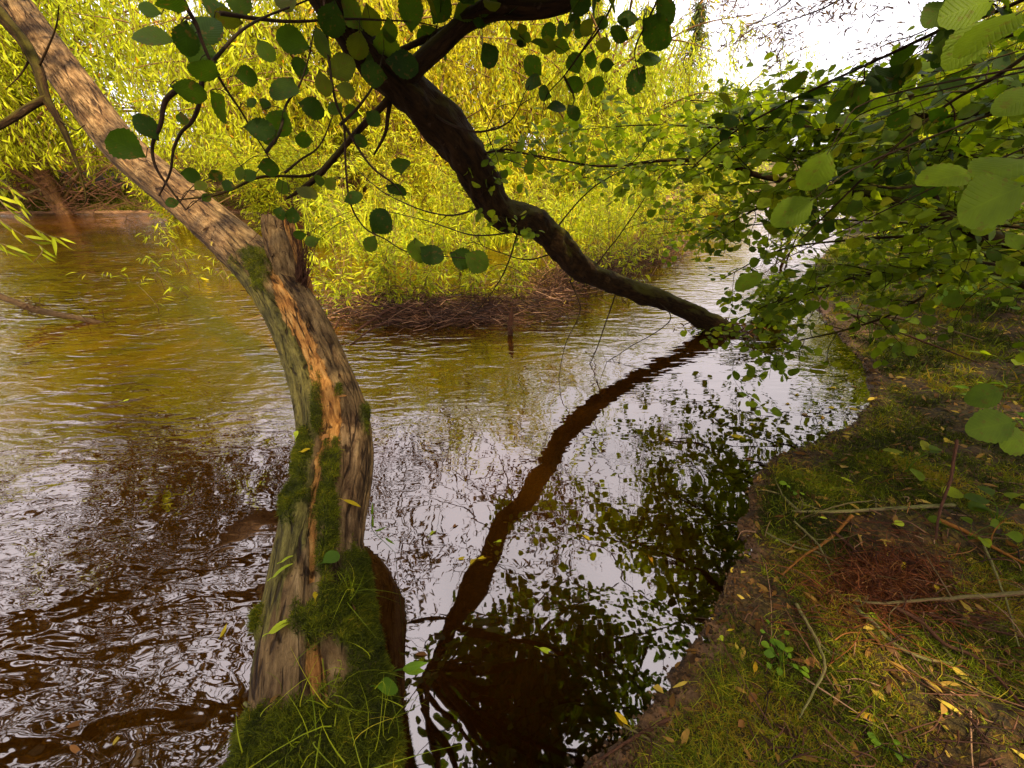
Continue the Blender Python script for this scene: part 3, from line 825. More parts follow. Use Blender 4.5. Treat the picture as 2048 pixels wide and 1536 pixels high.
for rows, n in LIMBS:
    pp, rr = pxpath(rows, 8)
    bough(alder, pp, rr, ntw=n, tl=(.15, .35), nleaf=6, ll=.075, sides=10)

# hand-placed twigs and leaves of the near crown (pixel, depth) and the leaves (pixel, half length)
TW = [
    [(350, -40, .88), (372, 12, .90), (392, 48, .93), (405, 85, .95), (425, 130, .98), (452, 178, 1.04), (482, 222, 1.1), (505, 262, 1.15), (532, 305, 1.2), (552, 340, 1.24)],
    [(645, -30, 1.3), (650, 20, 1.3), (660, 137, 1.32), (672, 205, 1.35), (688, 250, 1.4), (692, 342, 1.48), (702, 410, 1.52), (730, 456, 1.55), (770, 478, 1.56), (815, 503, 1.57), (900, 514, 1.6), (985, 520, 1.62)],
    [(440, 26, 1.08), (520, 38, 1.15), (590, 43, 1.22), (690, 38, 1.32), (760, 40, 1.42), (830, 44, 1.5), (885, 56, 1.58)],
    [(420, 128, .98), (434, 113, 1.0), (478, 65, 1.05), (530, 34, 1.12), (608, 3, 1.2), (680, -30, 1.28)],
    [(405, 150, 1.0), (400, 200, 1.02), (386, 240, 1.04), (362, 266, 1.06), (347, 300, 1.08), (340, 345, 1.1), (318, 392, 1.12)],
    [(365, 172, .96), (331, 202, .98), (321, 250, 1.0), (305, 291, 1.02), (312, 335, 1.04), (342, 380, 1.06), (372, 420, 1.08)],
    [(532, 305, 1.2), (560, 262, 1.24), (572, 210, 1.28), (598, 172, 1.3), (616, 120, 1.3), (628, 60, 1.3)],
    [(1245, -40, 1.85), (1205, 48, 1.85), (1160, 108, 1.9), (1128, 152, 1.95), (1094, 190, 2.0), (1085, 225, 2.02)],
    [(1330, -30, 1.75), (1296, 40, 1.78), (1270, 100, 1.8), (1278, 150, 1.8)],
    [(1160, 108, 1.9), (1190, 62, 1.85), (1215, 20, 1.8)],
    [(1128, 152, 1.95), (1148, 195, 2.0), (1140, 222, 2.02)],
    [(570, 345, 1.55), (600, 320, 1.52), (640, 290, 1.5), (672, 215, 1.42)],
    [(680, 250, 1.4), (720, 210, 1.42), (752, 160, 1.45), (768, 100, 1.5)],
    [(688, 250, 1.42), (740, 330, 1.46), (790, 370, 1.5), (810, 400, 1.5)],
]
LEAF = [(305, 72, 40), (372, 76, 30), (345, 12, 36), (412, 62, 36), (432, 18, 32), (400, 112, 38), (458, 38, 28), (378, 182, 30), (414, 142, 36), (440, 212, 32), (364, 236, 15), (295, 255, 30), (255, 293, 38), (300, 20, 20),
        (492, 152, 21), (502, 206, 12), (530, 209, 14), (518, 258, 28), (560, 244, 30), (572, 175, 33), (622, 215, 25), (540, 272, 22), (588, 82, 34), (642, 84, 30), (664, 38, 32), (702, 28, 32), (742, 40, 30), (600, 136, 22), (682, 136, 30),
        (646, 166, 26), (672, 216, 22), (750, 150, 30), (772, 95, 34), (822, 22, 36), (804, 128, 34), (960, 28, 36), (928, 24, 28), (880, 20, 30),
        (536, 335, 24), (500, 350, 16), (565, 372, 18), (612, 384, 22), (640, 362, 16), (802, 331, 21), (790, 378, 24), (760, 447, 32), (705, 396, 20), (662, 366, 17), (834, 498, 32), (860, 508, 26), (922, 516, 26), (952, 522, 32), (742, 486, 18),
        (1067, 134, 24), (1067, 165, 24), (1089, 187, 18), (1098, 67, 20), (1122, 60, 18), (1097, 91, 19), (1124, 93, 18), (1147, 168, 24), (1150, 127, 22), (1113, 213, 24), (1146, 223, 22), (1274, 158, 30), (1176, 57, 18), (1160, 64, 18), (1203, 44, 18),
        (1256, 38, 24), (1308, 62, 42), (1190, 172, 22), (1205, 90, 20), (1238, 70, 22), (1215, 130, 18), (1330, 20, 30), (1298, 118, 28), (1182, 120, 18),
        (380, 350, 16), (400, 372, 14), (430, 352, 14), (455, 372, 16), (412, 396, 12), (345, 405, 14), (480, 345, 15), (600, 470, 16), (625, 482, 16), (585, 430, 18), (560, 425, 16), (720, 280, 18), (745, 235, 20), (610, 280, 16), (780, 60, 26), (716, 90, 28), (690, 180, 22), (705, 225, 18),
        (478, 8, 28), (530, 100, 24), (735, 125, 22)]
tp = []; td3 = []
for tw in TW:
    w = np.array([at(*q) for q in tw]); c = crs(w, 10)
    g = G(); tube(g, c, np.linspace(.0050, .0016, len(c)) * (1 + .25 * RNG.random()), 6, lump=.2, seed=int(RNG.integers(50)))
    x, y, t = project(c); tp.append(np.stack([x, y, t], -1)); td3.append((g, c))
lists = [Leafs() for _ in TW]; pet = [q[0] for q in td3]
for (px, py, hl) in LEAF:
    best = None
    for q, a in enumerate(tp):
        d = np.hypot(a[:, 0] - px, a[:, 1] - py); j = int(np.argmin(d))
        if best is None or d[j] < best[0]: best = (d[j], q, j)
    d, q, j = best
    t = tp[q][j, 2] + RNG.uniform(-.06, .06)
    c = at(px, py, t); tw_ = td3[q][1][j]
    L = 1.85 * hl * RNG.uniform(.85, 1.08) * t / FPX
    ax = c - tw_
    if np.linalg.norm(ax) < .02: ax = RNG.normal(0, 1, 3) - [0, 0, .3]
    ax = unit(unit(ax) + RNG.normal(0, .3, 3)); nm = unit(CAM - c) + RNG.normal(0, .33, 3) + [0, 0, .2]
    ax = unit(ax - nm * (ax @ nm) / (nm @ nm))
    base = c - ax * L * .5
    lists[q].add(base, ax, nm, L, RNG.uniform(.78, 1.0))
    mid = .5 * (tw_ + base) + [0, 0, .01]
    tube(pet[q], crs([tw_, mid, base, base + ax * L * .1], 4), .0011, 4)
for q, (b, c) in enumerate(td3):
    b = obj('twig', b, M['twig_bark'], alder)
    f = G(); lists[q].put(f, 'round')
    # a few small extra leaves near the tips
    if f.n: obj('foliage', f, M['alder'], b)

# small sprays on the knee of the trunk
for (a, b_, t, n) in [(985, 440, 2.35, 4), (960, 395, 2.2, 3), (1040, 470, 2.5, 3), (1000, 300, 2.0, 3)]:
    s0 = at(a, b_, t)
    pp = crs(walk(s0, unit(np.array([RNG.uniform(-.3, .6), -.6, .2])), .18, 4, .2), 4)
    bough(alder, pp, np.linspace(.004, .002, len(pp)), ntw=n, tl=(.08, .2), nleaf=5, ll=.05, sides=5, face=.6, leaf='alder_light', sub=0)

# thin bare side shoots hanging from the trunk over the water
for rows in [[(1140, 560, 3.2), (1160, 620, 3.2), (1128, 700, 3.25), (1110, 820, 3.3)], [(1230, 590, 3.5), (1200, 680, 3.5), (1165, 760, 3.5), (1150, 790, 3.5)], [(1060, 460, 2.6), (950, 470, 2.7), (850, 440, 2.9), (760, 420, 3.1)],
             [(980, 410, 2.3), (880, 430, 2.5), (760, 380, 2.7), (680, 300, 2.9)], [(1040, 450, 2.5), (1010, 540, 2.7), (980, 590, 2.9), (930, 650, 3.0)], [(930, 320, 2.05), (1010, 300, 2.0), (1080, 315, 1.95), (1160, 330, 1.9)],
             [(860, 225, 1.8), (930, 260, 1.7), (1010, 250, 1.7), (1060, 170, 1.7)], [(1300, 590, 3.8), (1340, 640, 3.7), (1250, 700, 3.6), (1180, 745, 3.5)], [(1100, 470, 2.85), (1180, 380, 2.8), (1260, 330, 2.7), (1330, 240, 2.6)],
             [(1120, 500, 3.0), (1060, 520, 2.9), (1000, 505, 2.8), (940, 480, 2.8)], [(1180, 545, 3.3), (1240, 470, 3.2), (1300, 380, 3.1), (1340, 330, 3.0)]]:
    w = crs([at(*q) for q in rows] + 0 * RNG.random((4, 3)), 8)
    g = G(); tube(g, w + .012 * np.stack([fbm(np.arange(len(w)) * .4, 0 * np.arange(len(w)), 3, s) for s in RNG.integers(0, 999, 3)], -1), np.linspace(.0065, .0018, len(w)), 5, lump=.2)
    for _ in range(5):
        j = int(RNG.integers(4, len(w) - 1)); pp = crs(walk(w[j], unit(w[min(j + 1, len(w) - 1)] - w[j]) + RNG.normal(0, .7, 3), RNG.uniform(.1, .35), 4, .2, .2), 4)
        tube(g, pp, np.linspace(.0025, .0008, len(pp)), 4)
    obj('twig', g, M['twig_bark'], alder)

# the crown above the frame, seen mirrored in the river
tip = TR[-1]
for e, n in [((.9, .5, 2.75), 16), ((1.5, 1.3, 2.7), 18), ((.5, 1.2, 3.0), 16), ((1.3, 2.3, 3.05), 18), ((.2, 2.4, 3.4), 16), ((2.1, 1.9, 2.9), 14), ((-.6, .9, 2.9), 8), ((1.9, .6, 2.5), 14), ((.3, .1, 2.5), 10), ((1.0, 3.3, 3.6), 12), ((.7, 1.8, 2.5), 18), ((1.2, 1.8, 2.9), 18), ((.9, 2.4, 2.75), 18), ((1.7, 2.6, 3.2), 18), ((1.6, .9, 2.3), 16), ((.4, 1.7, 2.7), 16), ((1.1, 1.1, 2.25), 16), ((.1, 1.5, 2.5), 12), ((2.2, 3.0, 3.3), 18), ((.8, .9, 3.2), 16), ((-.3, 3.0, 3.1), 14), ((.5, 3.4, 3.3), 14), ((.1, 2.0, 2.9), 12), ((1.4, 3.6, 3.3), 14)]:
    e = np.array(e); s0 = TR[-int(RNG.integers(2, 26))]
    pp = crs([s0, s0 + (e - s0) * .35 + [0, 0, .22], s0 + (e - s0) * .7 + [0, 0, .12], e], 8)
    bough(alder, pp, np.linspace(.024, .006, len(pp)), ntw=n, tl=(.3, .7), nleaf=8, ll=.08, start=.25, flat=.9, droop=.3)
# root mound at its foot
g = G()
for q in range(60):
    b = np.array(on_plane(1440, 660)) + RNG.normal(0, .05, 3) * [1, 1, .3] + [0, 0, .06]; a = RNG.uniform(0, 6.28)
    d = b + np.array([math.cos(a), math.sin(a), 0]) * RNG.uniform(.12, .42) + [0, 0, -RNG.uniform(.08, .14)]
    tube(g, crs([b, .5 * (b + d) + RNG.normal(0, .03, 3) + [0, 0, .02], d], 4), np.linspace(.009, .003, 9), 5)
obj('roots', g, M['debris'], alder)

# ------------------------------------------------------------------ alder bush of the right bank, reaching in from the edge
bush = thing('bank_alder', (3.3, 1.5, H(3.3, 1.5)), 'leafy green alder on the right bank, its long boughs reaching in from the side', 'tree')
root = np.array([3.3, 1.5, float(H(3.3, 1.5))])
g = G()
for e in ((2.05, 1.66, 1.17), (2.6, 2.4, 2.0), (2.2, .9, 2.1)):
    e = np.array(e); pp = crs([root + RNG.normal(0, .05, 3) * [1, 1, 0], root + (e - root) * .5 + [.12, 0, .15], e], 8); tube(g, pp, np.linspace(.06, .032, len(pp)), 12, lump=.2, seed=8)
obj('trunk', g, M['alder_bark'], bush)
BO = [
    ([(2080, 515, 1.62, .030), (2000, 483, 1.64, .028), (1930, 452, 1.68, .026), (1850, 420, 1.74, .023), (1745, 392, 1.85, .018), (1640, 372, 2.0, .015), (1520, 352, 2.15, .014), (1440, 326, 2.25, .0125), (1340, 320, 2.35, .010), (1200, 332, 2.5, .007), (1080, 312, 2.6, .004), (985, 300, 2.7, .002)], 30, 'round', (.2, .5)),
    ([(2120, 200, 1.5, .016), (2000, 222, 1.6, .014), (1925, 238, 1.7, .013), (1850, 232, 1.8, .011), (1740, 248, 1.9, .009), (1650, 258, 2.05, .006), (1530, 232, 2.2, .003)], 20, 'round', (.2, .5)),
    ([(2130, -40, .85, .0050), (1990, 24, .95, .0048), (1900, 52, 1.0, .0046), (1780, 108, 1.1, .0042), (1650, 168, 1.2, .0038), (1560, 212, 1.3, .0034), (1450, 276, 1.4, .003), (1385, 335, 1.45, .0025)], 5, 'round', (.08, .2)),
    ([(2120, 60, 1.2, .007), (2000, 148, 1.3, .006), (1900, 205, 1.4, .005), (1800, 285, 1.5, .0045), (1710, 372, 1.6, .004), (1600, 480, 1.7, .0025)], 8, 'round', (.15, .35)),
    ([(1872, 425, 1.74, .010), (1872, 395, 1.72, .009), (1845, 372, 1.7, .008), (1782, 376, 1.68, .006), (1700, 360, 1.66, .004)], 6, 'round', (.12, .3)),
    ([(2150, 620, 1.9, .014), (2030, 565, 2.0, .012), (1930, 535, 2.15, .010), (1800, 540, 2.3, .008), (1690, 560, 2.45, .006), (1560, 610, 2.6, .003)], 26, 'round', (.2, .5)),
    ([(2150, 330, 1.7, .014), (2000, 320, 1.85, .012), (1860, 300, 2.0, .010), (1700, 300, 2.2, .008), (1560, 300, 2.4, .005), (1430, 270, 2.6, .003)], 26, 'round', (.2, .5)),
    ([(2150, 480, 2.4, .014), (2000, 450, 2.5, .012), (1840, 470, 2.65, .010), (1700, 480, 2.8, .008), (1560, 500, 2.9, .006), (1440, 560, 3.0, .003)], 30, 'round_mid', (.25, .55)),
    ([(2150, 250, 2.6, .014), (1960, 200, 2.7, .012), (1800, 190, 2.85, .010), (1640, 220, 3.0, .008), (1500, 210, 3.1, .005), (1380, 200, 3.2, .003)], 28, 'round_mid', (.25, .55)),
    ([(2150, 400, 3.0, .014), (1960, 380, 3.1, .012), (1780, 360, 3.2, .010), (1600, 400, 3.3, .008), (1450, 430, 3.4, .005), (1320, 440, 3.5, .003)], 30, 'round_mid', (.3, .6)),
    ([(2150, 100, 3.0, .014), (1980, 140, 3.1, .012), (1850, 150, 3.25, .010), (1700, 170, 3.4, .008), (1560, 180, 3.5, .005), (1440, 190, 3.6, .003)], 26, 'round_mid', (.25, .55)),
    ([(1930, 535, 2.15, .008), (1800, 620, 2.3, .007), (1690, 660, 2.4, .006), (1560, 690, 2.5, .004), (1440, 730, 2.6, .002)], 14, 'round', (.15, .35)),
    ([(2150, 150, 2.0, .012), (1950, 160, 2.1, .010), (1750, 210, 2.25, .008), (1550, 250, 2.4, .006), (1380, 300, 2.55, .003)], 34, 'round', (.2, .45)),
    ([(2150, 360, 2.3, .012), (1950, 340, 2.4, .010), (1750, 330, 2.5, .008), (1550, 400, 2.65, .006), (1400, 480, 2.8, .003)], 34, 'round', (.2, .45)),
    ([(2150, 40, 2.6, .012), (1950, 90, 2.7, .010), (1780, 150, 2.8, .008), (1600, 200, 2.95, .006), (1420, 230, 3.1, .003)], 30, 'round_mid', (.2, .5)),
    ([(2150, 560, 2.8, .012), (1900, 520, 2.9, .010), (1700, 560, 3.0, .008), (1560, 600, 3.1, .006), (1450, 650, 3.2, .003)], 26, 'round_mid', (.25, .5)),
    ([(2150, 300, 2.2, .012), (1900, 290, 2.3, .010), (1700, 270, 2.45, .008), (1500, 260, 2.6, .006), (1300, 250, 2.75, .004), (1150, 260, 2.9, .002)], 30, 'round', (.2, .45)),
    ([(2150, 430, 3.4, .012), (1850, 330, 3.5, .010), (1600, 320, 3.6, .008), (1350, 330, 3.7, .006), (1180, 340, 3.8, .003)], 34, 'round_mid', (.3, .6)),
    ([(2150, 640, 3.6, .012), (1900, 470, 3.7, .010), (1700, 440, 3.8, .008), (1500, 450, 3.9, .006), (1300, 470, 4.0, .003)], 34, 'round_mid', (.3, .6)),
]
for n_, (rows, ntw, kind, tl) in enumerate(BO):
    pp, rr = pxpath(rows, 8)
    bough(bush, pp, rr, ntw=int(ntw * (1.4 if kind == 'round' else 1.0)) if ntw > 10 else ntw, tl=tl, nleaf=8, ll=.064 if kind == 'round' else .058, kind=kind, leaf='alder' if n_ in (2, 3) else 'alder_light', start=.03, flat=1.0, droop=.22, sides=8, sub=1 if n_ > 1 else 2, face=.1, twig_r=.003)
# big near leaves at the frame's edge
lv = Leafs(); g = G()
for (px, py, hl, t, a) in [(1940, 10, 62, .72, 10), (1985, 60, 70, .70, 35), (1935, 85, 55, .78, 60), (1640, 60 + 270, 40, 1.2, 60), (2010, 330, 75, .75, 10), (1990, 395, 80, .72, 25), (1900, 350, 60, .85, 5), (1590, 420, 50, 1.0, 35), (1635, 340, 46, 1.05, 70),
                           (1500, 560, 36, 1.3, 30), (1880, 20, 40, .9, 30), (2040, 200, 50, .8, 30), (1975, 790, 40, 1.2, 20), (1990, 850, 55, 1.1, 10), (2035, 880, 45, 1.1, 0)]:
    c = at(px, py, t); L = 1.6 * hl * t / FPX
    ca, sa = math.cos(math.radians(a)), math.sin(math.radians(a))
    ax = unit(np.array([-ca, -.1, -sa * .9])); nm = np.array([0, -.5, .9]) + RNG.normal(0, .3, 3)
    lv.add(c - ax * L * .5, ax, nm, L, .85)
    tube(g, crs([c - ax * L * .8 + [0, 0, .01], c - ax * L * .62, c - ax * L * .4], 3), .0013, 4)
    tube(g, crs([c - ax * L * .8 + [0, 0, .01], c - ax * L * 1.3 + [.05, 0, .04], c + (np.array([1.5, .75, 1.78]) - c) * .5 + [0, 0, .06], [1.5, .75, 1.78]], 4), np.linspace(.0016, .0034, 13), 4)
tube(g, crs([[1.5, .75, 1.78], [1.8, .8, 1.95], [2.2, .9, 2.1]], 4), np.linspace(.006, .012, 9), 6)
b = obj('branch', g, M['twig_bark'], bush); f = G(); lv.put(f, 'round', RNG.uniform(.05, .6, len(lv.p))); obj('foliage', f, M['alder_light'], b)

# ------------------------------------------------------------------ understorey saplings on the right bank
def bank_shrub(name, xy, h, n, label, leaf='alder_light', ll=.07, kind='round_mid', spread=.7, cat='shrub', group=None, stemr=.016, bark='alder_bark', low=.25):
    x, y = xy; b = np.array([x, y, float(H(x, y))])
    t = thing(name, b, label, cat, group)
    wood = G(); lv = Leafs()
    for q in range(n):
        a = RNG.uniform(0, 6.28); e = b + np.array([math.cos(a) * spread * RNG.uniform(.3, 1), math.sin(a) * spread * RNG.uniform(.3, 1), h * RNG.uniform(.6, 1.05)])
        pp = crs([b + RNG.normal(0, .04, 3) * [1, 1, 0] - [0, 0, .05], b + (e - b) * [.3, .3, .55], e], 7)
        tube(wood, pp, np.linspace(stemr, .003, len(pp)), 6, lump=.15, seed=q)
        for k in range(int(24 * h + 6)):
            j = int((low + (1 - low) * RNG.random()) * (len(pp) - 1))
            a2 = RNG.uniform(0, 6.28)
            leafy_twig(wood, lv, pp[j], np.array([math.cos(a2), math.sin(a2), RNG.uniform(-.1, .5)]), RNG.uniform(.2, .5) * max(.6, spread), .003, 8, ll, .7, .3, sides=3)
    w = obj('stem', wood, M[bark], t); f = G(); lv.put(f, kind); obj('foliage', f, M[leaf], t)
    return t


bank_shrub('sapling', on_ground(1922, 612)[:2], 1.0, 1, 'upright sapling with a dark knotted stem rising from the right bank', stemr=.03, cat='sapling', spread=.35)
bank_shrub('shrub', (5.6, 6.0), 2.1, 7, 'broad green bush on the right bank beyond the dark sapling', spread=1.3)
bank_shrub('shrub', (7.4, 4.6), 2.6, 8, 'tall green bush at the right edge behind the near boughs', spread=1.5)
bank_shrub('shrub', (7.0, 8.2), 2.2, 7, 'bright green bush beside the far bend of the right bank', spread=1.4, leaf='willow_green', kind='lance_mid', ll=.12)
bank_shrub('shrub', (9.5, 10.5), 3.0, 8, 'rounded green bush under the gap of white sky', spread=1.8, ll=.11, kind='round_far')
bank_shrub('shrub', (11.0, 7.0), 3.6, 9, 'yellow green thicket high on the right bank', spread=2.2, ll=.12, kind='round_far', leaf='willow_green')
bank_shrub('shrub', (4.9, 7.6), 1.5, 6, 'low bright bush where the bank turns beside the pale water', spread=1.0, leaf='willow_green', kind='lance_mid', ll=.10)
bank_shrub('shrub', (6.2, 4.4), 1.7, 7, 'green bush behind the dark sapling stem on the bank', spread=1.1)
bank_shrub('shrub', (8.6, 2.6), 2.4, 8, 'low dense bush climbing the slope at the far right', spread=1.5, ll=.09)

# ------------------------------------------------------------------ willows
def willow_proto(seed, h, spread, nst, name, label, leaf, xy=(0, 0), droop=.55, ll=.16, cat='tree', group=None, hang=(.9, 1.9), zmin=.12, lk='lance_far', trunks=3, lowc=.12):
    rs = np.random.default_rng(seed)
    b = np.array([xy[0], xy[1], 0.0])
    t = thing(name, b, label, cat, group)
    wood = G(); limbs = []
    for q in range(trunks):
        a = rs.uniform(0, 6.28); top = b + np.array([math.cos(a) * spread * .35, math.sin(a) * spread * .35, h * rs.uniform(.7, .95)])
        pp = crs([b + [.12 * math.cos(a), .12 * math.sin(a), -.4], b + (top - b) * [.25, .25, .3], b + (top - b) * [.6, .6, .65], top], 8)
        tube(wood, pp, np.linspace(.14 * h / 6, .025, len(pp)), 10, lump=.2, seed=q)
        for k in range(15):
            j = int(rs.uniform(.08, .95) * (len(pp) - 1)); a2 = rs.uniform(0, 6.28)
            e = pp[j] + np.array([math.cos(a2), math.sin(a2), rs.uniform(-.05, .7)]) * spread * rs.uniform(.35, 1.0)
            lp = crs([pp[j], pp[j] + (e - pp[j]) * .5 + [0, 0, .12 * spread], e], 7)
            tube(wood, lp, np.linspace(.035, .008, len(lp)), 6); limbs.append(lp)
    P = []; A = []; N = []; L = []
    allp = np.concatenate(limbs)
    for q in range(nst):
        s = allp[rs.integers(len(allp))] + rs.normal(0, .28, 3) * [1, 1, .7]
        if s[2] < max(h * lowc, zmin + .3): s[2] = max(h * lowc, zmin + .3) + rs.random() * .5
        d = unit(np.array([rs.normal(0, .55), rs.normal(0, .55), -droop + rs.normal(0, .3)]))
        n = int(rs.uniform(14, 26)); Ls = rs.uniform(*hang); st = Ls / n
        p = s.copy(); pts = [p.copy()]
        for k in range(n):
            d = unit(d + rs.normal(0, .07, 3) - [0, 0, .05]); p = p + d * st
            if p[2] < zmin: break
            pts.append(p.copy())
            sd = unit(np.cross(d, rs.normal(0, 1, 3)))
            ax = unit(d * .8 + sd * .6 - [0, 0, .25]); P.append(p.copy()); A.append(ax); N.append(rs.normal(0, 1, 3) + [0, 0, .5]); L.append(ll * rs.uniform(.55, 1.15))
        if len(pts) > 3 and q % 2 == 0: tube(wood, np.array(pts), .0045, 3, cap=False)
    w = obj('trunk', wood, M['willow_bark'], t)
    f = G()
    leaves(f, lk, P, A, N, L, RNG.uniform(1.0, 1.45, len(P)), np.clip(RNG.normal(.5, .22, len(P)), 0, 1)); obj('crown', f, M[leaf], t)
    return t


UG = 'upright bushes standing along the far bank'
for x, y, h, lab, lf in [(-9.5, 12.6, 2.2, 'upright yellow bush left of the bare trunk on the far bank', 'willow_yellow'), (-6.4, 11.6, 2.6, 'upright green bush right behind the upper bare trunk', 'willow_green'), (-4.4, 10.4, 2.7, 'lush green bush behind the hanging alder twigs', 'willow_green'), (-2.6, 11.0, 3.0, 'tall leafy bush above the broken fork', 'willow_yellow'),
                         (-.6, 10.6, 2.8, 'bushy green willow scrub left of the alder trunk', 'willow_green'), (1.6, 11.4, 3.0, 'willow scrub right of the alder trunk above its knee', 'willow_yellow'), (3.8, 12.6, 2.5, 'green willow scrub closing the view of the river bend', 'willow_green'), (5.6, 14.2, 2.2, 'low willow scrub at the bend under the white sky', 'willow_yellow'), (7.6, 15.8, 2.4, 'olive scrub at the far end of the bend', 'willow_green')]:
    bank_shrub('willow_scrub', (x, y), h, 9, lab, leaf=lf, ll=.15, kind='lance_far', spread=1.25, cat='bush', group=UG, stemr=.028, bark='willow_bark', low=.15)

WG = 'willows on the far bank'
wp = [willow_proto(11, 6.5, 4.0, 1500, 'willow_tree', 'yellow willow on the far bank behind the upper bare trunk', 'willow_yellow', group=WG, hang=(1.0, 2.2), zmin=1.25),
      willow_proto(12, 5.8, 3.8, 1450, 'willow_tree', 'golden willow in the middle of the far bank, seen past the broken fork', 'willow_gold', group=WG, hang=(.8, 1.8)),
      willow_proto(13, 6.0, 3.8, 1400, 'willow_tree', 'greener willow behind the knee of the dark alder', 'willow_green', group=WG, hang=(.8, 1.8))]
# x, y, scale, turn, proto, label
WS = [(-7.4, 14.9, 1.1, 0, 0, None), (-2.8, 13.8, 1.1, .6, 1, None), (2.2, 15.2, 1.05, 1.2, 2, None),
      (-15.6, 15.6, 1.25, 2.0, 0, 'yellow willow at the left edge above the reddish tangle of roots'),
      (-5.6, 16.5, 1.45, 3.1, 0, 'tall golden willow standing behind the hanging alder leaves'),
      (-.4, 17.5, 1.35, 4.0, 1, 'tall yellow willow filling the gap above the alder fork'),
      (4.6, 19.5, 1.05, 5.2, 0, 'yellow willow just right of the arching alder trunk'),
      (-18.5, 17.5, 2.1, .9, 2, 'green willow at the far left behind the bare hanging branch'),
      (-12.6, 19.6, 1.05, 1.9, 2, 'low green willow closing the gap behind the upper bare trunk'),
      (-6.2, 22.5, 1.8, 4.4, 1, 'large golden willow in the second row at upper left'),
      (-4.0, 22.5, 2.2, 2.6, 2, 'large green willow in the second row behind the golden ones'),
      (2.2, 23.5, 1.45, 1.5, 0, 'large yellow willow in the second row near the pale conifers'),
      (-23.0, 22.0, 2.6, 5.7, 0, 'broad yellow willow farthest to the left'),
      (12.5, 27.0, 1.0, 2.2, 2, 'small green willow under the white sky across the bend'),
      (15.5, 12.5, 1.25, 3.6, 1, 'golden willow on the right bank above the green bushes'),
      (19.0, 18.0, 1.2, .4, 0, 'yellow willow behind the golden one on the right bank'),
      (10.4, 11.6, .85, 3.3, 0, 'golden willow at the right of the white sky'),
      (7.6, 24.5, .85, .4, 2, 'low olive willow at the foot of the tall conifer')]
for n_, (x, y, s, a, k, lab) in enumerate(WS):
    o = wp[k] if lab is None else copy_tree(wp[k])
    o.location = (x, y, float(H(x, y)) - .1); o.scale = (s, s, s); o.rotation_euler = (0, 0, a)
    if lab: o['label'] = lab

# conifers far behind
def conifer(xy, h, label):
    x, y = xy; b = np.array([x, y, float(H(x, y)) - .2]); t = thing('conifer', b, label, 'tree', 'conifers beyond the river')
    wood = G(); tube(wood, np.array([b, b + [0, 0, h * .5], b + [0, 0, h]]), [.2, .12, .02], 8)
    P = []; A = []; N = []; L = []
    for q in range(190):
        z = h * (.12 + .86 * (q / 190)); a = RNG.uniform(0, 6.28); Lb = (1 - z / h) * h * .26 + .25
        d = np.array([math.cos(a), math.sin(a), -.15]); s = b + [0, 0, z]; e = s + d * Lb * RNG.uniform(.7, 1.1) - [0, 0, .2]
        tube(wood, np.array([s, .5 * (s + e) + [0, 0, .05], e]), [.02, .015, .006], 3, cap=False)
        for k in range(34):
            u = RNG.random() ** .7; P.append(s + (e - s) * u + RNG.normal(0, .08, 3)); A.append(unit(d * .4 + RNG.normal(0, .6, 3) - [0, 0, .6])); N.append(RNG.normal(0, 1, 3)); L.append(RNG.uniform(.15, .32))
    obj('trunk', wood, M['willow_bark'], t); f = G(); leaves(f, 'lance_far', P, A, N, L, 1.1); obj('crown', f, M['conifer'], t)


conifer((9.6, 27.5), 8.5, 'tall thin conifer standing at the left of the white sky')
conifer((7.3, 29.0), 8.0, 'pale conifer showing between the alder leaves above the bend')
conifer((5.0, 32.0), 8.5, 'conifer half hidden behind the yellow willows')

# ------------------------------------------------------------------ willow overhanging from the left bank side, seen mirrored and at the left edge
ow = thing('overhanging_willow', (-7.2, -.6, float(H(-7.2, -.6))), 'dark bare limbed willow hanging in from the left edge of the view', 'tree')
g = G(); wl = np.array([-7.2, -.6, float(H(-7.2, -.6)) - .3])
tube(g, crs([wl, [-7.0, .2, 1.2], [-6.6, 1.2, 2.4], [-6.1, 2.0, 3.3]], 8), np.linspace(.24, .13, 25), 14, lump=.2)
obj('trunk', g, M['alder_bark'], ow)
for pts, r0, n in [([(-6.6, 1.2, 2.4), (-5.4, 2.0, 2.5), (-4.2, 3.3, 2.9), (-3.3, 4.2, 3.5)], .12, 30), ([(-6.3, 1.6, 2.9), (-5, 1.6, 3.2), (-3.6, 1.9, 3.3), (-2.2, 2.6, 3.5)], .11, 30), ([(-6.6, 1.1, 2.3), (-5.4, .9, 2.6), (-4.0, 1.0, 2.7), (-2.6, 1.3, 2.8), (-1.6, 1.8, 3.0)], .095, 26),
                   ([(-6.9, .4, 1.5), (-5.6, .2, 2.2), (-4.2, .1, 2.6), (-2.8, .4, 2.8), (-1.5, .7, 2.9)], .085, 26), ([(-6.1, 2.0, 3.3), (-4.8, 3.6, 4.4), (-3.4, 5.0, 5.4)], .07, 20)]:
    pp = crs(pts, 9)
    bough(ow, pp, np.linspace(r0, r0 * .25, len(pp)), ntw=n, tl=(.4, 1.0), nleaf=12, ll=.085, kind='lance_mid', leaf='willow_dark', droop=.9, start=.2, flat=.3, twig_r=.004, mat='alder_bark')
rows = [(-120, -110, 1.95, .032), (-40, -20, 1.93, .029), (12, 42, 1.92, .027), (48, 84, 1.92, .025), (76, 138, 1.92, .022), (92, 196, 1.92, .018), (115, 236, 1.93, .014), (141, 292, 1.95, .010), (160, 345, 1.97, .005)]
pp, rr = pxpath(rows, 8); pp = np.vstack([[(-5.4, 2.0, 2.5)], pp]); rr = np.r_[.034, rr]
g = G(); tube(g, pp, rr, 12, lump=.15, seed=5)
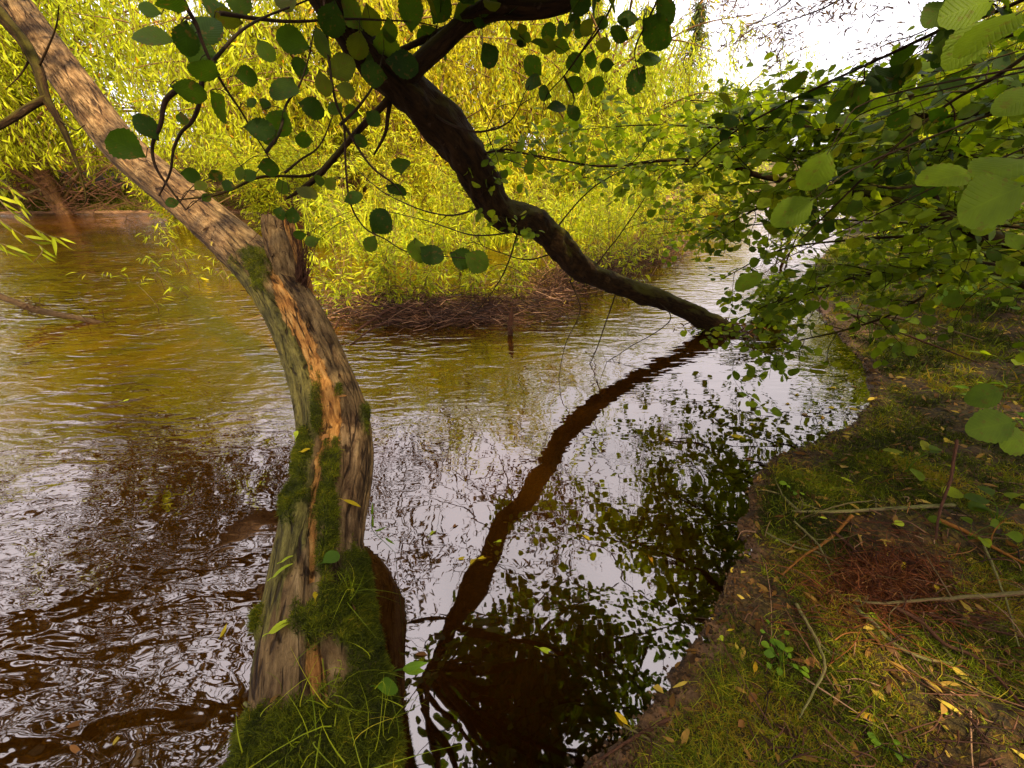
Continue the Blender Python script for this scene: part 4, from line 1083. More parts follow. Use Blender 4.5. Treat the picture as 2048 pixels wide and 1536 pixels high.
pp2, rr2 = pxpath([(94, 196, 1.92, .016), (60, 214, 1.9, .015), (20, 240, 1.86, .014), (-60, 285, 1.8, .011)], 8); tube(g, pp2, rr2, 10, lump=.15, seed=6)
for rows in [[(160, 345, 1.97), (172, 400, 2.0), (150, 420, 2.0)], [(60, 118, 1.92), (40, 150, 1.92), (10, 180, 1.9)], [(115, 236, 1.93), (150, 260, 1.9), (170, 250, 1.9)], [(76, 138, 1.92), (110, 60, 1.85), (118, 10, 1.8)]]:
    tube(g, crs([at(*q) for q in rows], 6), np.linspace(.005, .0018, 13), 5)
obj('branch', g, M['alder_bark'], ow, label='dark forked dead branch hanging in front of the bare trunk')
# leafy twig drooping in at the left edge
g = G(); lv = Leafs()
for rows, nl in [([(-60, 330, 2.6), (-10, 390, 2.6), (40, 440, 2.6), (95, 470, 2.6), (125, 475, 2.6)], 12), ([(-60, 380, 2.6), (0, 440, 2.6), (60, 480, 2.6), (85, 500, 2.6), (62, 530, 2.6)], 8), ([(-60, 340, 2.5), (0, 360, 2.5), (30, 390, 2.5), (45, 425, 2.5)], 9), ([(-40, 480, 2.5), (10, 490, 2.5), (50, 512, 2.55)], 5)]:
    c = crs([at(*q) for q in rows], 8); tube(g, c, np.linspace(.004, .0015, len(c)), 5)
    for q in range(nl):
        j = int((.25 + .75 * q / nl) * (len(c) - 1)); lv.add(c[j], unit(np.array([RNG.uniform(.1, 1.0), RNG.normal(0, .3), -RNG.uniform(.2, .9)])), RNG.normal(0, .5, 3) + [0, -.4, .5], RNG.uniform(.07, .13), 1.0)
b = obj('branch', g, M['stick'], ow); f = G(); lv.put(f, 'lance'); obj('foliage', f, M['willow_green'], b)

# willow spray hanging against the white sky
rw = thing('bank_willow', (5.8, 1.6, float(H(5.8, 1.6))), 'thin drooping willow sprays with small purple brown leaves against the white sky', 'tree')
g = G(); b0 = np.array([5.8, 1.6, float(H(5.8, 1.6)) - .2]); tube(g, crs([b0, [5.7, 1.9, 1.8], [5.2, 2.3, 3.2], [4.4, 2.8, 4.4]], 8), np.linspace(.13, .06, 25), 12, lump=.2); obj('trunk', g, M['alder_bark'], rw)
for e, n in [((2.9, 4.4, 2.85), 22), ((2.2, 4.0, 3.1), 22), ((3.9, 4.6, 2.75), 20), ((2.7, 5.5, 3.5), 20), ((1.2, 4.6, 3.9), 16), ((3.2, 6.0, 3.2), 18)]:
    s0 = np.array([4.4, 2.8, 4.4]); e = np.array(e)
    pp = crs([s0, s0 + (e - s0) * .5 + [0, 0, .35], e, e + unit(e - s0) * [.6, .6, 0] + [-.2, .1, -.25]], 8)
    bough(rw, pp, np.linspace(.02, .003, len(pp)), ntw=n * 2, tl=(.3, .9), nleaf=14, ll=.066, kind='lance_mid', leaf='spray', droop=.8, start=.4, flat=.2, twig_r=.0022, mat='twig_bark')


# ------------------------------------------------------------------ unseen trees of the bank wood, added to shade the foreground
def shade_tree(xy, h, cz, cr, n, label):
    x, y = xy; b = np.array([x, y, float(H(x, y)) - .2]); t = thing('shade_tree', b, label, 'tree', 'unseen trees added for shade')
    wood = G(); top = b + [RNG.normal(0, .3), RNG.normal(0, .3), h]; tr = crs([b, b + (top - b) * .5 + RNG.normal(0, .15, 3), top], 8); tube(wood, tr, np.linspace(.2, .05, len(tr)), 10, lump=.2)
    P = []
    for q in range(16):
        j = int(RNG.uniform(.4, 1) * (len(tr) - 1)); a = RNG.uniform(0, 6.28); e = tr[j] + np.array([math.cos(a), math.sin(a), RNG.uniform(-.1, .5)]) * cr * RNG.uniform(.5, 1)
        lp = crs([tr[j], .5 * (tr[j] + e) + [0, 0, .2], e], 6); tube(wood, lp, np.linspace(.05, .01, len(lp)), 5); P.append(lp)
    P = np.concatenate(P); P = P[RNG.integers(len(P), size=n)] + RNG.normal(0, .45, (n, 3)); P = P[P[:, 2] > cz]
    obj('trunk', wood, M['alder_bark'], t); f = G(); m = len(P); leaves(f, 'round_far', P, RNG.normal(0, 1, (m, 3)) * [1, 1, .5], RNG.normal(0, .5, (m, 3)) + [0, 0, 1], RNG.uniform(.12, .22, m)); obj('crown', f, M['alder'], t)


def dark_crown():
    """drooping leafy crown of the overhanging willow, high over the river on the left"""
    rs = np.random.default_rng(5); P = []; A = []; N = []; L = []; wood = G()
    for q in range(8200):
        p = np.array([rs.uniform(-11, 1.6), rs.uniform(.2, 8.0), rs.uniform(2.9, 6.5)])
        if p[0] > -1.6 and rs.random() > .42: continue
        if vnoise(np.array(p[0] * .55 + p[2] * .3), np.array(p[1] * .55), 77) + .05 * rs.normal() < .55: continue
        if p[1] < 1.2 and p[0] > -2.6: continue
        d = unit(np.array([rs.normal(0, .5), rs.normal(0, .5), -.5])); n = int(rs.uniform(10, 20)); pts = [p]
        for k in range(n):
            d = unit(d + rs.normal(0, .1, 3) - [0, 0, .04]); q2 = pts[-1] + d * .06
            x, y, t = project(q2)
            if t > 0 and y > -50 and -40 < x < 2100: break
            pts.append(q2); P.append(q2); A.append(unit(d * .7 + rs.normal(0, .5, 3))); N.append(rs.normal(0, 1, 3)); L.append(rs.uniform(.08, .14))
        if len(pts) > 3 and q % 3 == 0: tube(wood, np.array(pts), .004, 3, cap=False)
    c = G(); leaves(c, 'lance_mid', P, A, N, L, 1.5); o = obj('crown', c, M['willow_dark'], ow); return obj('twigs', wood, M['twig_bark'], o)


dark_crown()
shade_tree((5.2, 2.4), 6.5, 3.6, 3.0, 2200, 'unseen shade alder added over the right bank above the frame')
shade_tree((-3.6, -4.2), 7.5, 2.6, 3.0, 5500, 'unseen shade alder added behind the photographer beside the foot of the bare trunk')
shade_tree((1.8, -5.4), 8.0, 2.6, 3.0, 5500, 'unseen shade alder added right behind the photographer')
shade_tree((4.6, -2.8), 7.5, 2.8, 3.0, 2200, 'unseen shade alder added up the bank on the right behind the photographer')
shade_tree((7.6, -.6), 7.0, 2.8, 2.8, 4500, 'unseen shade alder added high on the bank outside the right edge')
shade_tree((-7.6, -6.0), 8.0, 2.8, 3.2, 5000, 'unseen shade alder added downstream behind the photographer')

# ------------------------------------------------------------------ willow saplings on the debris island and in the shallows
def willow_sapling(xy, h, n, label=None, spread=.35, ll=.11, leaf='willow_green', group='willow saplings standing in the river', z=None, lean=(0, 0), lk='lance', low=.2, per=28, rs=1.0):
    x, y = xy; b = np.array([x, y, max(float(H(x, y)), -.03) if z is None else z]); t = thing('willow_sapling', b, label, 'sapling', group)
    wood = G(); lv = Leafs()
    for q in range(n):
        a = RNG.uniform(0, 6.28); e = b + np.array([math.cos(a) * spread * RNG.uniform(.2, 1) + lean[0] * h, math.sin(a) * spread * RNG.uniform(.2, 1) + lean[1] * h, h * RNG.uniform(.55, 1.05)])
        s0 = b + RNG.normal(0, .12, 3) * [1, 1, 0] - [0, 0, .06]
        pp = crs([s0, s0 + (e - s0) * [.35, .35, .55] + RNG.normal(0, .02, 3), e], 8)
        tube(wood, pp, np.linspace(.006, .0018, len(pp)) * rs, 5, lump=.1, seed=q)
        td = unit(np.gradient(pp, axis=0))
        for k in range(int(per * h)):
            s = low + (1 - low) * RNG.random() ** .8; j = min(len(pp) - 1, int(s * (len(pp) - 1))); a2 = RNG.uniform(0, 6.28)
            sd = np.array([math.cos(a2), math.sin(a2), 0]); p0 = pp[j]
            if RNG.random() < .6:
                p1 = p0 + (sd * .8 + [0, 0, .35]) * RNG.uniform(.06, .24); tube(wood, np.array([p0, .5 * (p0 + p1) + [0, 0, .01], p1]), [.002, .0016, .001], 3, cap=False)
                for m in range(3): lv.add(p0 + (p1 - p0) * (.5 + .25 * m), unit(sd + RNG.normal(0, .7, 3) - [0, 0, .35]), RNG.normal(0, .5, 3) + [0, 0, .8], ll * RNG.uniform(.5, 1.1), 1.05)
            else:
                lv.add(p0, unit(sd + td[j] * .5 - [0, 0, .3] + RNG.normal(0, .2, 3)), RNG.normal(0, .4, 3) + [0, 0, .9], ll * RNG.uniform(.6, 1.1), 1.05)
    obj('stem', wood, M['stick'], t); f = G(); lv.put(f, lk); obj('foliage', f, M[leaf], t)
    return t


SAP = [(-1.95, 4.55, .75, 'low bright willow sapling nearest the broken fork of the bare trunk'), (-1.45, 4.7, .9, 'bushy yellow green willow sapling above the driftwood arch'), (-.95, 4.75, .8, 'willow sapling in the middle of the debris island'), (-.45, 4.9, .85, 'willow sapling left of the clump of matted roots'),
       (.05, 5.1, .7, 'short willow sapling at the right end of the debris island'), (-1.7, 5.3, 1.5, 'tall willow sapling behind the left end of the debris island'), (-1.1, 5.5, 1.35, 'tall willow sapling behind the driftwood arch'), (-.5, 5.7, 1.5, 'tall slim willow sapling behind the middle of the island'),
       (.15, 5.9, 1.3, 'willow sapling seen under the knee of the alder trunk'), (.75, 6.4, 1.3, 'willow sapling framed between the alder trunk and its long thin shoots'), (1.45, 6.9, 1.2, 'willow sapling standing in the water right of the alder knee'), (-2.6, 6.2, 1.6, 'tall willow sapling just right of the leaning bare trunk'),
       (-2.0, 7.2, 1.9, 'tallest willow sapling, rising behind the broken fork'), (-.9, 7.6, 1.9, 'tall bright willow sapling behind the hanging oval leaf'), (.3, 8.0, 1.8, 'tall willow sapling behind the alder trunk'), (2.1, 8.6, 1.5, 'willow sapling at the edge of the bright water'), (1.1, 5.7, .8, 'small willow sapling just left of the bare shoots under the alder trunk'), (1.75, 6.0, .9, 'willow sapling right below the middle of the alder trunk'), (2.5, 7.2, 1.1, 'willow sapling beside the bright narrow channel'), (.7, 7.9, 1.5, 'willow sapling behind the lower alder trunk'), (3.6, 8.9, 1.3, 'willow sapling in the mouth of the bend'), (1.6, 8.3, 1.5, 'willow sapling farther back between trunk and bend'), (2.9, 9.8, 1.5, 'reddish stemmed willow sapling beside the pale water of the bend')]
for x, y, h, lab in SAP:
    willow_sapling((x, y), h, 9 if h < 1.2 else 8, lab, spread=.42 if h < 1.2 else .6, ll=.105, lk='lance' if y < 5.8 else 'lance_mid')
for (px, py, h, n, lab) in [(372, 530, .55, 4, 'sprig of lance leaved willow growing out of the water left of the bare trunk'), (325, 560, .3, 2, 'tiny willow sprig between the bare trunk and the drifting stick'), (345, 600, .22, 2, 'tiny willow sprig nearest the bare trunk in the open water'), (232, 560, .16, 2, 'smallest willow sprig in the open water above the drifting stick'),
                            (425, 560, .3, 3, 'willow sprig tucked against the left side of the bare trunk')]:
    willow_sapling(on_plane(px, py)[:2], h * 1.6, n, lab, spread=.35, ll=.13, z=-.02, per=14, lean=(-.35, 0))

# driftwood lodged on the island
def stick(rows, label, mat='stick', n=7, twigs=0, name='driftwood', cat='driftwood', group=None, world=False, lump=.25, sides=8):
    w = np.array([(list(q) if world else list(at(*q[:3])) + [q[3]]) for q in rows], float); c = crs(w, n)
    p, r = c[:, :3], np.maximum(c[:, 3], .0008)
    p = p + (np.minimum(r, .004)[:, None] * 1.5) * np.stack([fbm(np.arange(len(p)) * .7, 0 * r, 2, int(s)) for s in RNG.integers(0, 999, 3)], -1)
    g = G(); tube(g, p, r, sides, lump=lump, seed=int(RNG.integers(99)))
    for _ in range(twigs):
        j = int(RNG.integers(1, len(p) - 1)); pp = crs(walk(p[j], unit(p[min(j + 1, len(p) - 1)] - p[j - 1]) + RNG.normal(0, .8, 3), RNG.uniform(.04, .2), 4, .2), 3)
        tube(g, pp, np.linspace(r[j] * .5, .0008, len(pp)), 4)
    off = p[0].copy()
    o = obj(name, g, M[mat], off=off)
    return tag(o, label, cat, group)


def wp_(px, py, r, lift=.02):
    p = on_plane(px, py, lift); return (*p, r)


DG = 'driftwood lodged on the island'
stick([wp_(710, 665, .010, .0), wp_(745, 640, .014, .08), wp_(800, 612, .016, .16), wp_(850, 620, .017, .12), wp_(925, 632, .012, .03)], 'bent driftwood branch arching over the water under the saplings', 'debris', world=True, twigs=6, group=DG)
stick([wp_(700, 690, .006, .0), wp_(760, 650, .009, .06), wp_(830, 640, .012, .05), wp_(940, 625, .012, .04)], 'long brown driftwood branch lying in front of the bent one', 'debris', world=True, twigs=5, group=DG)
stick([wp_(895, 585, .012, .05), wp_(860, 560, .014, .12), wp_(820, 540, .010, .2), wp_(770, 520, .006, .28)], 'driftwood branch slanting up out of the saplings', 'debris', world=True, twigs=4, group=DG)
stick([wp_(640, 700, .005, .0), wp_(680, 640, .008, .05), wp_(720, 600, .009, .1), wp_(790, 590, .006, .12)], 'thin driftwood branch at the left end of the island', 'debris', world=True, twigs=6, group=DG)
# tangle of fine dead twigs and roots on the island
g = G()
for q in range(2300):
    x = RNG.uniform(-2.3, .75) if q % 2 else RNG.normal(-.9, .6); y = 4.0 + .95 * RNG.random() ** 1.2 + .10 * abs(x + .7) + RNG.normal(0, .06)
    b = np.array([x, y, RNG.uniform(-.01, .28) * RNG.random() ** .6]); a = RNG.normal(0, .5) + (math.pi if RNG.random() < .5 else 0); L = RNG.uniform(.08, .4)
    d = b + np.array([math.cos(a), .4 * math.sin(a), RNG.normal(0, .28)]) * L; d[2] = max(d[2], -.02)
    tube(g, crs([b, .5 * (b + d) + RNG.normal(0, .025, 3), d], 3), np.linspace(RNG.uniform(.0016, .0062), .001, 7), 3, RNG.random(), cap=False)
tag(obj('twig_tangle', g, M['twig_mix']), 'reddish brown tangle of dead twigs and roots washed up under the saplings', 'debris', kind='stuff')
g = G(); lv = Leafs()
for q in range(420):
    x = RNG.normal(-.75, .75); y = 4.5 + .6 * RNG.random() + .1 * abs(x + .7)
    lv.add(np.array([x, y, RNG.uniform(.0, .1)]), unit(RNG.normal(0, 1, 3) * [1, 1, .3]), RNG.normal(0, .4, 3) + [0, 0, 1], RNG.uniform(.05, .1), 1.2)
lv.put(g, 'lance_mid'); tag(obj('island_litter', g, M['litter']), 'brown leaf litter caught in the twigs of the island', 'leaf litter', kind='stuff')
g = G()
for q in range(2000):
    k = RNG.random(); x = .4 + 2.6 * k + RNG.normal(0, .22); y = 5.4 + 3.0 * k + RNG.normal(0, .35); b = np.array([x, y, RNG.uniform(-.02, .12)]); a = RNG.uniform(0, 6.28); L = RNG.uniform(.12, .5)
    d = b + np.array([math.cos(a), math.sin(a), RNG.normal(.25, .35)]) * L; d[2] = max(d[2], -.02)
    tube(g, crs([b, .5 * (b + d) + RNG.normal(0, .03, 3), d], 3), np.linspace(RNG.uniform(.002, .007), .001, 7), 3, RNG.random(), cap=False)
tag(obj('twig_drift', g, M['twig_mix']), 'reddish dead twigs trapped in the shallows behind the alder trunk', 'debris', kind='stuff')
REED = [(-2.4, 8.2), (-1.6, 8.8), (-.6, 9.2), (.4, 9.6), (1.5, 10.2), (-3.2, 9.0), (2.6, 10.9), (-4.0, 9.6)]
RL = ['reed clump behind the broken fork', 'reed clump right of the broken fork', 'reed clump behind the hanging oval leaves', 'reed clump behind the alder trunk', 'reed clump right of the alder trunk', 'reed clump close to the right side of the bare trunk', 'reed clump near the mouth of the bend', 'reed clump behind the upper bare trunk']
for (x, y), lab in zip(REED, RL):
    g = G(); n = 110; pos = np.array([x, y, -.05]) + RNG.normal(0, .32, (n, 3)) * [1, .6, 0]
    blades(g, pos, RNG.normal(0, .22, (n, 3)) + [0, 0, 1], RNG.uniform(.6, 1.7, n), .03, .5, 5)
    tag(obj('reed_clump', g, M['willow_green'], off=pos[0]), 'green ' + lab, 'reeds', 'reeds across the river')
# matted root clump, right end of the island
c0 = np.array(on_plane(980, 625)); t = thing('root_clump', c0, 'dark matted root clump sticking up from the right end of the island', 'driftwood')
g = G()
for q in range(130):
    b = c0 + RNG.normal(0, .05, 3) * [1.2, 1, 0]; d = c0 + np.array([RNG.normal(.02, .10), RNG.normal(0, .06), RNG.uniform(.04, .24)])
    tube(g, crs([b, .5 * (b + d) + RNG.normal(0, .03, 3), d], 4), np.linspace(.007, .0015, 9), 4)
obj('roots', g, M['debris'], t); g = G(); lv = Leafs()
for q in range(40): lv.add(c0 + RNG.normal(0, .07, 3) + [0, 0, .08], RNG.normal(0, 1, 3), RNG.normal(0, 1, 3), .07, 1.3)
lv.put(g, 'lance_mid'); obj('dead_leaves', g, M['litter'], t)
# snag: thin stump standing in the water
c0 = np.array(on_plane(1020, 668)); t = thing('snag', c0, 'thin rotten stump standing upright in the water beyond the island', 'stump')
g = G(); tube(g, crs([np.r_[c0 - [0, 0, .2], .022], np.r_[c0 + [0, 0, .06], .026], np.r_[c0 + [.01, 0, .16], .02], np.r_[c0 + [.02, 0, .27], .008]], 8)[:, :3], np.interp(np.linspace(0, 1, 25), [0, .4, .8, 1], [.03, .03, .02, .006]), 10, lump=.6, seed=9); obj('stump', g, M['debris'], t)
g = G()
for q in range(16):
    b = c0 + [0, 0, RNG.uniform(.02, .2)]; d = b + RNG.normal(0, .09, 3) + [0, 0, -.02]; tube(g, crs([b, .5 * (b + d) + RNG.normal(0, .02, 3), d], 4), .002, 4)
obj('twig', g, M['stick'], t)
# stick drifting at the left
stick([(-60, 565, 4.2, .030), (0, 592, 4.3, .031), (50, 612, 4.35, .033), (80, 622, 4.38, .034), (150, 635, 4.42, .028), (205, 646, 4.45, .022), (232, 647, 4.46, .008)], 'brown broken branch sticking out over the river at the left', 'driftpole', twigs=7, name='branch', cat='branch')
c0 = at(62, 612, 4.35); g = G()
for q in range(40):
    b = c0 + RNG.normal(0, .04, 3) * [1.5, 1, .8]; d = b + RNG.normal(0, .06, 3) - [0, 0, .03]; tube(g, np.array([b, .5 * (b + d) + RNG.normal(0, .02, 3), d]), .0028, 3, cap=False)
for q in range(22):
    b = at(205, 644, 4.44) + RNG.normal(0, .04, 3) * [1.3, 1, .7]; d = b + RNG.normal(0, .06, 3); tube(g, np.array([b, .5 * (b + d), d]), .0028, 3, cap=False)
tag(obj('caught_debris', g, M['debris'], off=c0), 'wads of brown grass debris caught on the branch in the river', 'debris')

# reddish roots and dead branches of the far left bank
g = G()
for q in range(620):
    x = RNG.uniform(-19, -7.0); y = 15.3 + RNG.normal(0, .5); z0 = RNG.uniform(.15, 2.0); b = np.array([x, y, z0]); a = RNG.normal(0, .5) + (math.pi if RNG.random() < .5 else 0); L = RNG.uniform(.4, 1.6)
    d = b + np.array([math.cos(a), -.3, .5 * math.sin(a) - .35]) * L; d[2] = max(d[2], .05)
    tube(g, crs([b, .5 * (b + d) + RNG.normal(0, .1, 3), d], 4), np.linspace(RNG.uniform(.006, .016), .003, 9), 3, RNG.random(), cap=False)
tag(obj('dead_branch_tangle', g, M['debris']), 'reddish tangle of dead branches and roots along the far left bank', 'debris', kind='stuff')
stick([(20, 405, 14.2, .05), (60, 385, 14.2, .05), (110, 372, 14.2, .045), (150, 355, 14.2, .04), (162, 335, 14.2, .03)], 'pale crooked branch lying along the far left bank', 'pale_stick', name='branch', cat='branch')
# grass on the far bank shelf
g = G(); n = 26000
x = RNG.uniform(-20, -2, n); y = np.interp(x, FAR[:, 0], FAR[:, 1]) + RNG.uniform(.3, 2.6, n); blades(g, np.stack([x, y, H(x, y)], -1), RNG.normal(0, .4, (n, 3)) + [0, 0, 1], RNG.uniform(.10, .34, n), .02, .8, 2)
tag(obj('far_grass', g, M['moss']), 'yellow green grass on the far bank behind the sandy edge', 'grass', kind='stuff')

# ------------------------------------------------------------------ ground cover of the near bank
def scatter(n, xr, yr, keep):
    x = RNG.uniform(*xr, n); y = RNG.uniform(*yr, n); s = shore_s(x, y); k = (s > .0) & (RNG.random(n) < keep(x, y, s))
    return x[k], y[k], s[k]


g = G()
dens = lambda x, y, s: np.clip((vnoise(x * 3.1, y * 3.1, 23) * .7 + vnoise(x * 9, y * 9, 24) * .5 - .40) * 3.4, .04, 1) * np.clip((s - .03) / .07, 0, 1)
for n, xr, yr, L, W in [(260000, (.1, 2.2), (.2, 1.9), (.008, .030), .0026), (170000, (1.0, 5), (1.4, 4.5), (.018, .05), .0044), (50000, (3, 10), (2, 9), (.05, .16), .010)]:
    x, y, s = scatter(n, xr, yr, dens); c = vnoise(x * 5, y * 5, 12)
    blades(g, np.stack([x, y, H(x, y) - .002], -1), RNG.normal(0, .65, (len(x), 3)) + [0, 0, 1], RNG.uniform(*L, len(x)), W, 1.0, 2, np.clip(c + RNG.normal(0, .22, len(x)), 0, 1))
tag(obj('bank_moss', g, M['bank_grass']), 'low olive moss and fine grass covering the muddy bank', 'moss', kind='stuff')
# longer grass, clumped
g = G()
gd = lambda x, y, s: np.clip((vnoise(x * 4, y * 4, 61) - .60) * 4, 0, 1) * np.clip((s - .08) / .1, 0, 1)
for n, xr, yr, L, W in [(16000, (.3, 1.9), (.3, 1.5), (.03, .10), .0020), (9000, (1.2, 5), (1.6, 4.5), (.05, .13), .004), (22000, (3.6, 10), (3.5, 10), (.12, .4), .011)]:
    x, y, s = scatter(n, xr, yr, gd)
    blades(g, np.stack([x, y, H(x, y) - .002], -1), RNG.normal(0, .5, (len(x), 3)) + [0, 0, .9], RNG.uniform(*L, len(x)), W, 1.0, 3)
x, y, s = scatter(60000, (.1, 4.2), (.2, 4.5), lambda x, y, s: ((s > .02) & (s < .16) & (vnoise(x * 6, y * 6, 88) > .5)).astype(float))
blades(g, np.stack([x, y, H(x, y) - .002], -1), RNG.normal(0, .7, (len(x), 3)) + [-.4, .4, .7], RNG.uniform(.02, .075, len(x)), .0024, 1.2, 3)
tag(obj('grass', g, M['grass']), 'thin bright grass growing through the moss of the bank', 'grass', kind='stuff')
# leaf and twig litter
g = G(); x, y, s = scatter(15000, (.2, 6), (.2, 6), lambda x, y, s: np.clip(.8 + s, 0, .9)); n = len(x)
leaves(g, 'lance_mid', np.stack([x, y, H(x, y) + .006], -1), RNG.normal(0, 1, (n, 3)) * [1, 1, .15], RNG.normal(0, .3, (n, 3)) + [0, 0, 1], RNG.uniform(.025, .07, n), RNG.uniform(1.1, 2.4, n))
tag(obj('leaf_litter', g, M['litter']), 'small brown and yellow leaf litter strewn over the bank', 'leaf litter', kind='stuff')
g = G(); x, y, s = scatter(3600, (.2, 4.5), (.2, 4.5), lambda x, y, s: np.clip(.5 + s, 0, .8))
for a, b in zip(x, y):
    p = np.array([a, b, float(H(a, b)) + .005]); d = unit(np.array([RNG.normal(), RNG.normal(), 0])); L = RNG.uniform(.02, .10)
    q = p + d * L; q[2] = float(H(q[0], q[1])) + RNG.uniform(.004, .015); tube(g, np.array([p, .5 * (p + q) + RNG.normal(0, .004, 3) + [0, 0, .004], q]), RNG.uniform(.0005, .0014), 3, RNG.random(), cap=False)
tag(obj('twig_litter', g, M['stick']), 'fine broken twigs strewn over the bank', 'twigs', kind='stuff')
g = G()
for q in range(420):
    p = on_ground(RNG.uniform(1500, 2080), RNG.uniform(960, 1540)); a = RNG.uniform(0, 6.28); L = RNG.gamma(2, .05)
    e = p + np.array([math.cos(a), math.sin(a), 0]) * L; e[2] = float(H(e[0], e[1])) + RNG.uniform(.003, .03); m = .5 * (p + e) + RNG.normal(0, .01, 3) + [0, 0, .008]
    tube(g, crs([p + [0, 0, .004], m, e], 5), np.linspace(RNG.uniform(.001, .0032), .0008, 11), 5, RNG.random(), lump=.3, cap=False)
tag(obj('dead_twigs', g, M['twig_mix']), 'scattered dead twigs of all lengths on the right bank', 'twigs', kind='stuff')
# heap of reddish rootlets
g = G(); n = 5200
px = RNG.normal(1795, 62, n); py = RNG.normal(1112, 34, n)
P0 = []
for a, b in zip(px, py):
    p = on_plane(a, b, .22); P0.append((p[0], p[1]))
P0 = np.array(P0); hz = H(P0[:, 0], P0[:, 1]); c = P0.mean(0); hp = .05 * np.exp(-(((P0 - c) / np.array([.22, .12])) ** 2).sum(1))
blades(g, np.stack([P0[:, 0], P0[:, 1], hz + hp * RNG.random(n)], -1), RNG.normal(0, 1, (n, 3)) * [1, 1, .35] + [0, 0, .12], RNG.uniform(.03, .09, n), .0028, .5, 2)
for q in range(170):
    p = on_ground(RNG.normal(1800, 110), RNG.normal(1190, 70), .0); a = RNG.normal(-.5, .55) + (math.pi if RNG.random() < .5 else 0); L = RNG.uniform(.05, .26)
    e = p + np.array([math.cos(a), math.sin(a), 0]) * L; e[2] = float(H(e[0], e[1])) + RNG.uniform(.005, .05); m = .5 * (p + e) + RNG.normal(0, .012, 3) + [0, 0, .012]
    tube(g, crs([p + [0, 0, .006], m, e], 5), np.linspace(RNG.uniform(.0012, .003), .0008, 11), 4, RNG.random() * .95, cap=False)
tag(obj('rootlet_heap', g, M['rootlet']), 'heap of fine reddish dead rootlets on the bank', 'debris', kind='stuff')

# ------------------------------------------------------------------ sticks on the bank
def bank_stick(px, r0, label, mat='stick', lift=.008, twigs=2, arch=0.0):
    rows = []; n = len(px)
    for q, (a, b) in enumerate(px):
        p = on_ground(a, b); s = q / (n - 1)
        rows.append((p[0], p[1], p[2] + lift * .7 + arch * math.sin(math.pi * s), r0 * .95 * (1 - .55 * s)))
    return stick(rows, label, mat, twigs=twigs + 2, lump=.45, name='fallen_stick', cat='stick', group='sticks lying on the right bank', world=True)


bank_stick([(1905, 1014), (1800, 1019), (1690, 1026), (1610, 1029), (1582, 1027)], .011, 'straight pale green stick lying across the moss', 'pale_stick', .014, 1)
bank_stick([(1600, 1030), (1575, 1008), (1558, 992), (1534, 986)], .011, 'short crooked pale stick joined to the end of the green stick', 'pale_stick', .012, 1)
bank_stick([(1872, 1045), (1910, 1060), (1950, 1082), (2000, 1110), (2060, 1140)], .010, 'bright orange stick at the right edge of the bank', 'red_stick', .02, 0)
bank_stick([(1702, 1036), (1675, 1065), (1645, 1090), (1600, 1120), (1562, 1152)], .008, 'split orange brown cane slanting down from the green stick', 'red_stick', .012, 0)
bank_stick([(2048, 1195), (1960, 1205), (1880, 1212), (1800, 1217), (1740, 1218), (1690, 1205)], .009, 'long curved grey brown branch across the lower right bank', 'stick', .03, 3, .02)
bank_stick([(1665, 1185), (1690, 1212), (1735, 1245), (1780, 1290), (1840, 1320), (1900, 1330)], .009, 'forked grey stick curving below the rootlet heap', 'pale_stick', .015, 3)
bank_stick([(1590, 1215), (1610, 1260), (1630, 1310), (1640, 1350), (1620, 1395), (1595, 1440)], .007, 'thin bent stick standing among the grass by the small green plant', 'pale_stick', .012, 1, .03)
bank_stick([(1530, 1068), (1580, 1095), (1640, 1112), (1700, 1150), (1760, 1180), (1830, 1215)], .0055, 'thin pale twig running from the water edge to the rootlet heap', 'pale_stick', .014, 5)
bank_stick([(1585, 1050), (1630, 1090), (1650, 1125), (1668, 1172)], .0055, 'thin forked twig crossing the pale one near the bank lip', 'pale_stick', .02, 4)
bank_stick([(1665, 1070), (1700, 1100), (1730, 1140), (1760, 1180), (1790, 1215)], .007, 'dark straight twig leaning over the left side of the rootlet heap', 'debris', .02, 2)
bank_stick([(1700, 1175), (1770, 1215), (1830, 1255), (1880, 1300), (1950, 1330), (2040, 1420)], .009, 'long dark branch trailing to the lower right corner', 'debris', .02, 5, .02)
bank_stick([(1820, 1230), (1890, 1250), (1960, 1265), (2060, 1290)], .006, 'thin red brown twig along the lower right edge', 'debris', .03, 4)
bank_stick([(1600, 1040), (1680, 1020), (1740, 1012), (1728, 990)], .004, 'fine arched twig beside the straight green stick', 'stick', .01, 2, .03)
bank_stick([(1340, 1440), (1290, 1465), (1240, 1495), (1190, 1530), (1150, 1560)], .006, 'dark twig at the water edge in the bottom of the view', 'debris', .008, 1)
bank_stick([(1245, 1455), (1275, 1470), (1310, 1490), (1350, 1520)], .004, 'short pale twig crossing the dark one at the water edge', 'stick', .006, 1)
bank_stick([(1680, 622), (1760, 648), (1850, 668), (1960, 690)], .014, 'long grey branch lying high on the right bank', 'stick', .06, 5, .05)
bank_stick([(1700, 640), (1760, 665), (1860, 705), (1950, 735)], .011, 'dark branch lying below the grey one on the right bank', 'debris', .05, 4, .03)
bank_stick([(1850, 692), (1890, 684), (1930, 690), (1980, 702)], .022, 'thick weathered root showing on the right bank', 'stick', .0, 2)
bank_stick([(1960, 1100), (1985, 1160), (2010, 1230), (2030, 1300)], .005, 'pale cut twig upright at the right edge', 'pale_stick', .03, 1)
bank_stick([(1880, 1290), (1900, 1320), (1935, 1350)], .006, 'short flat brown splinter near the lower right corner', 'stick', .012, 0)

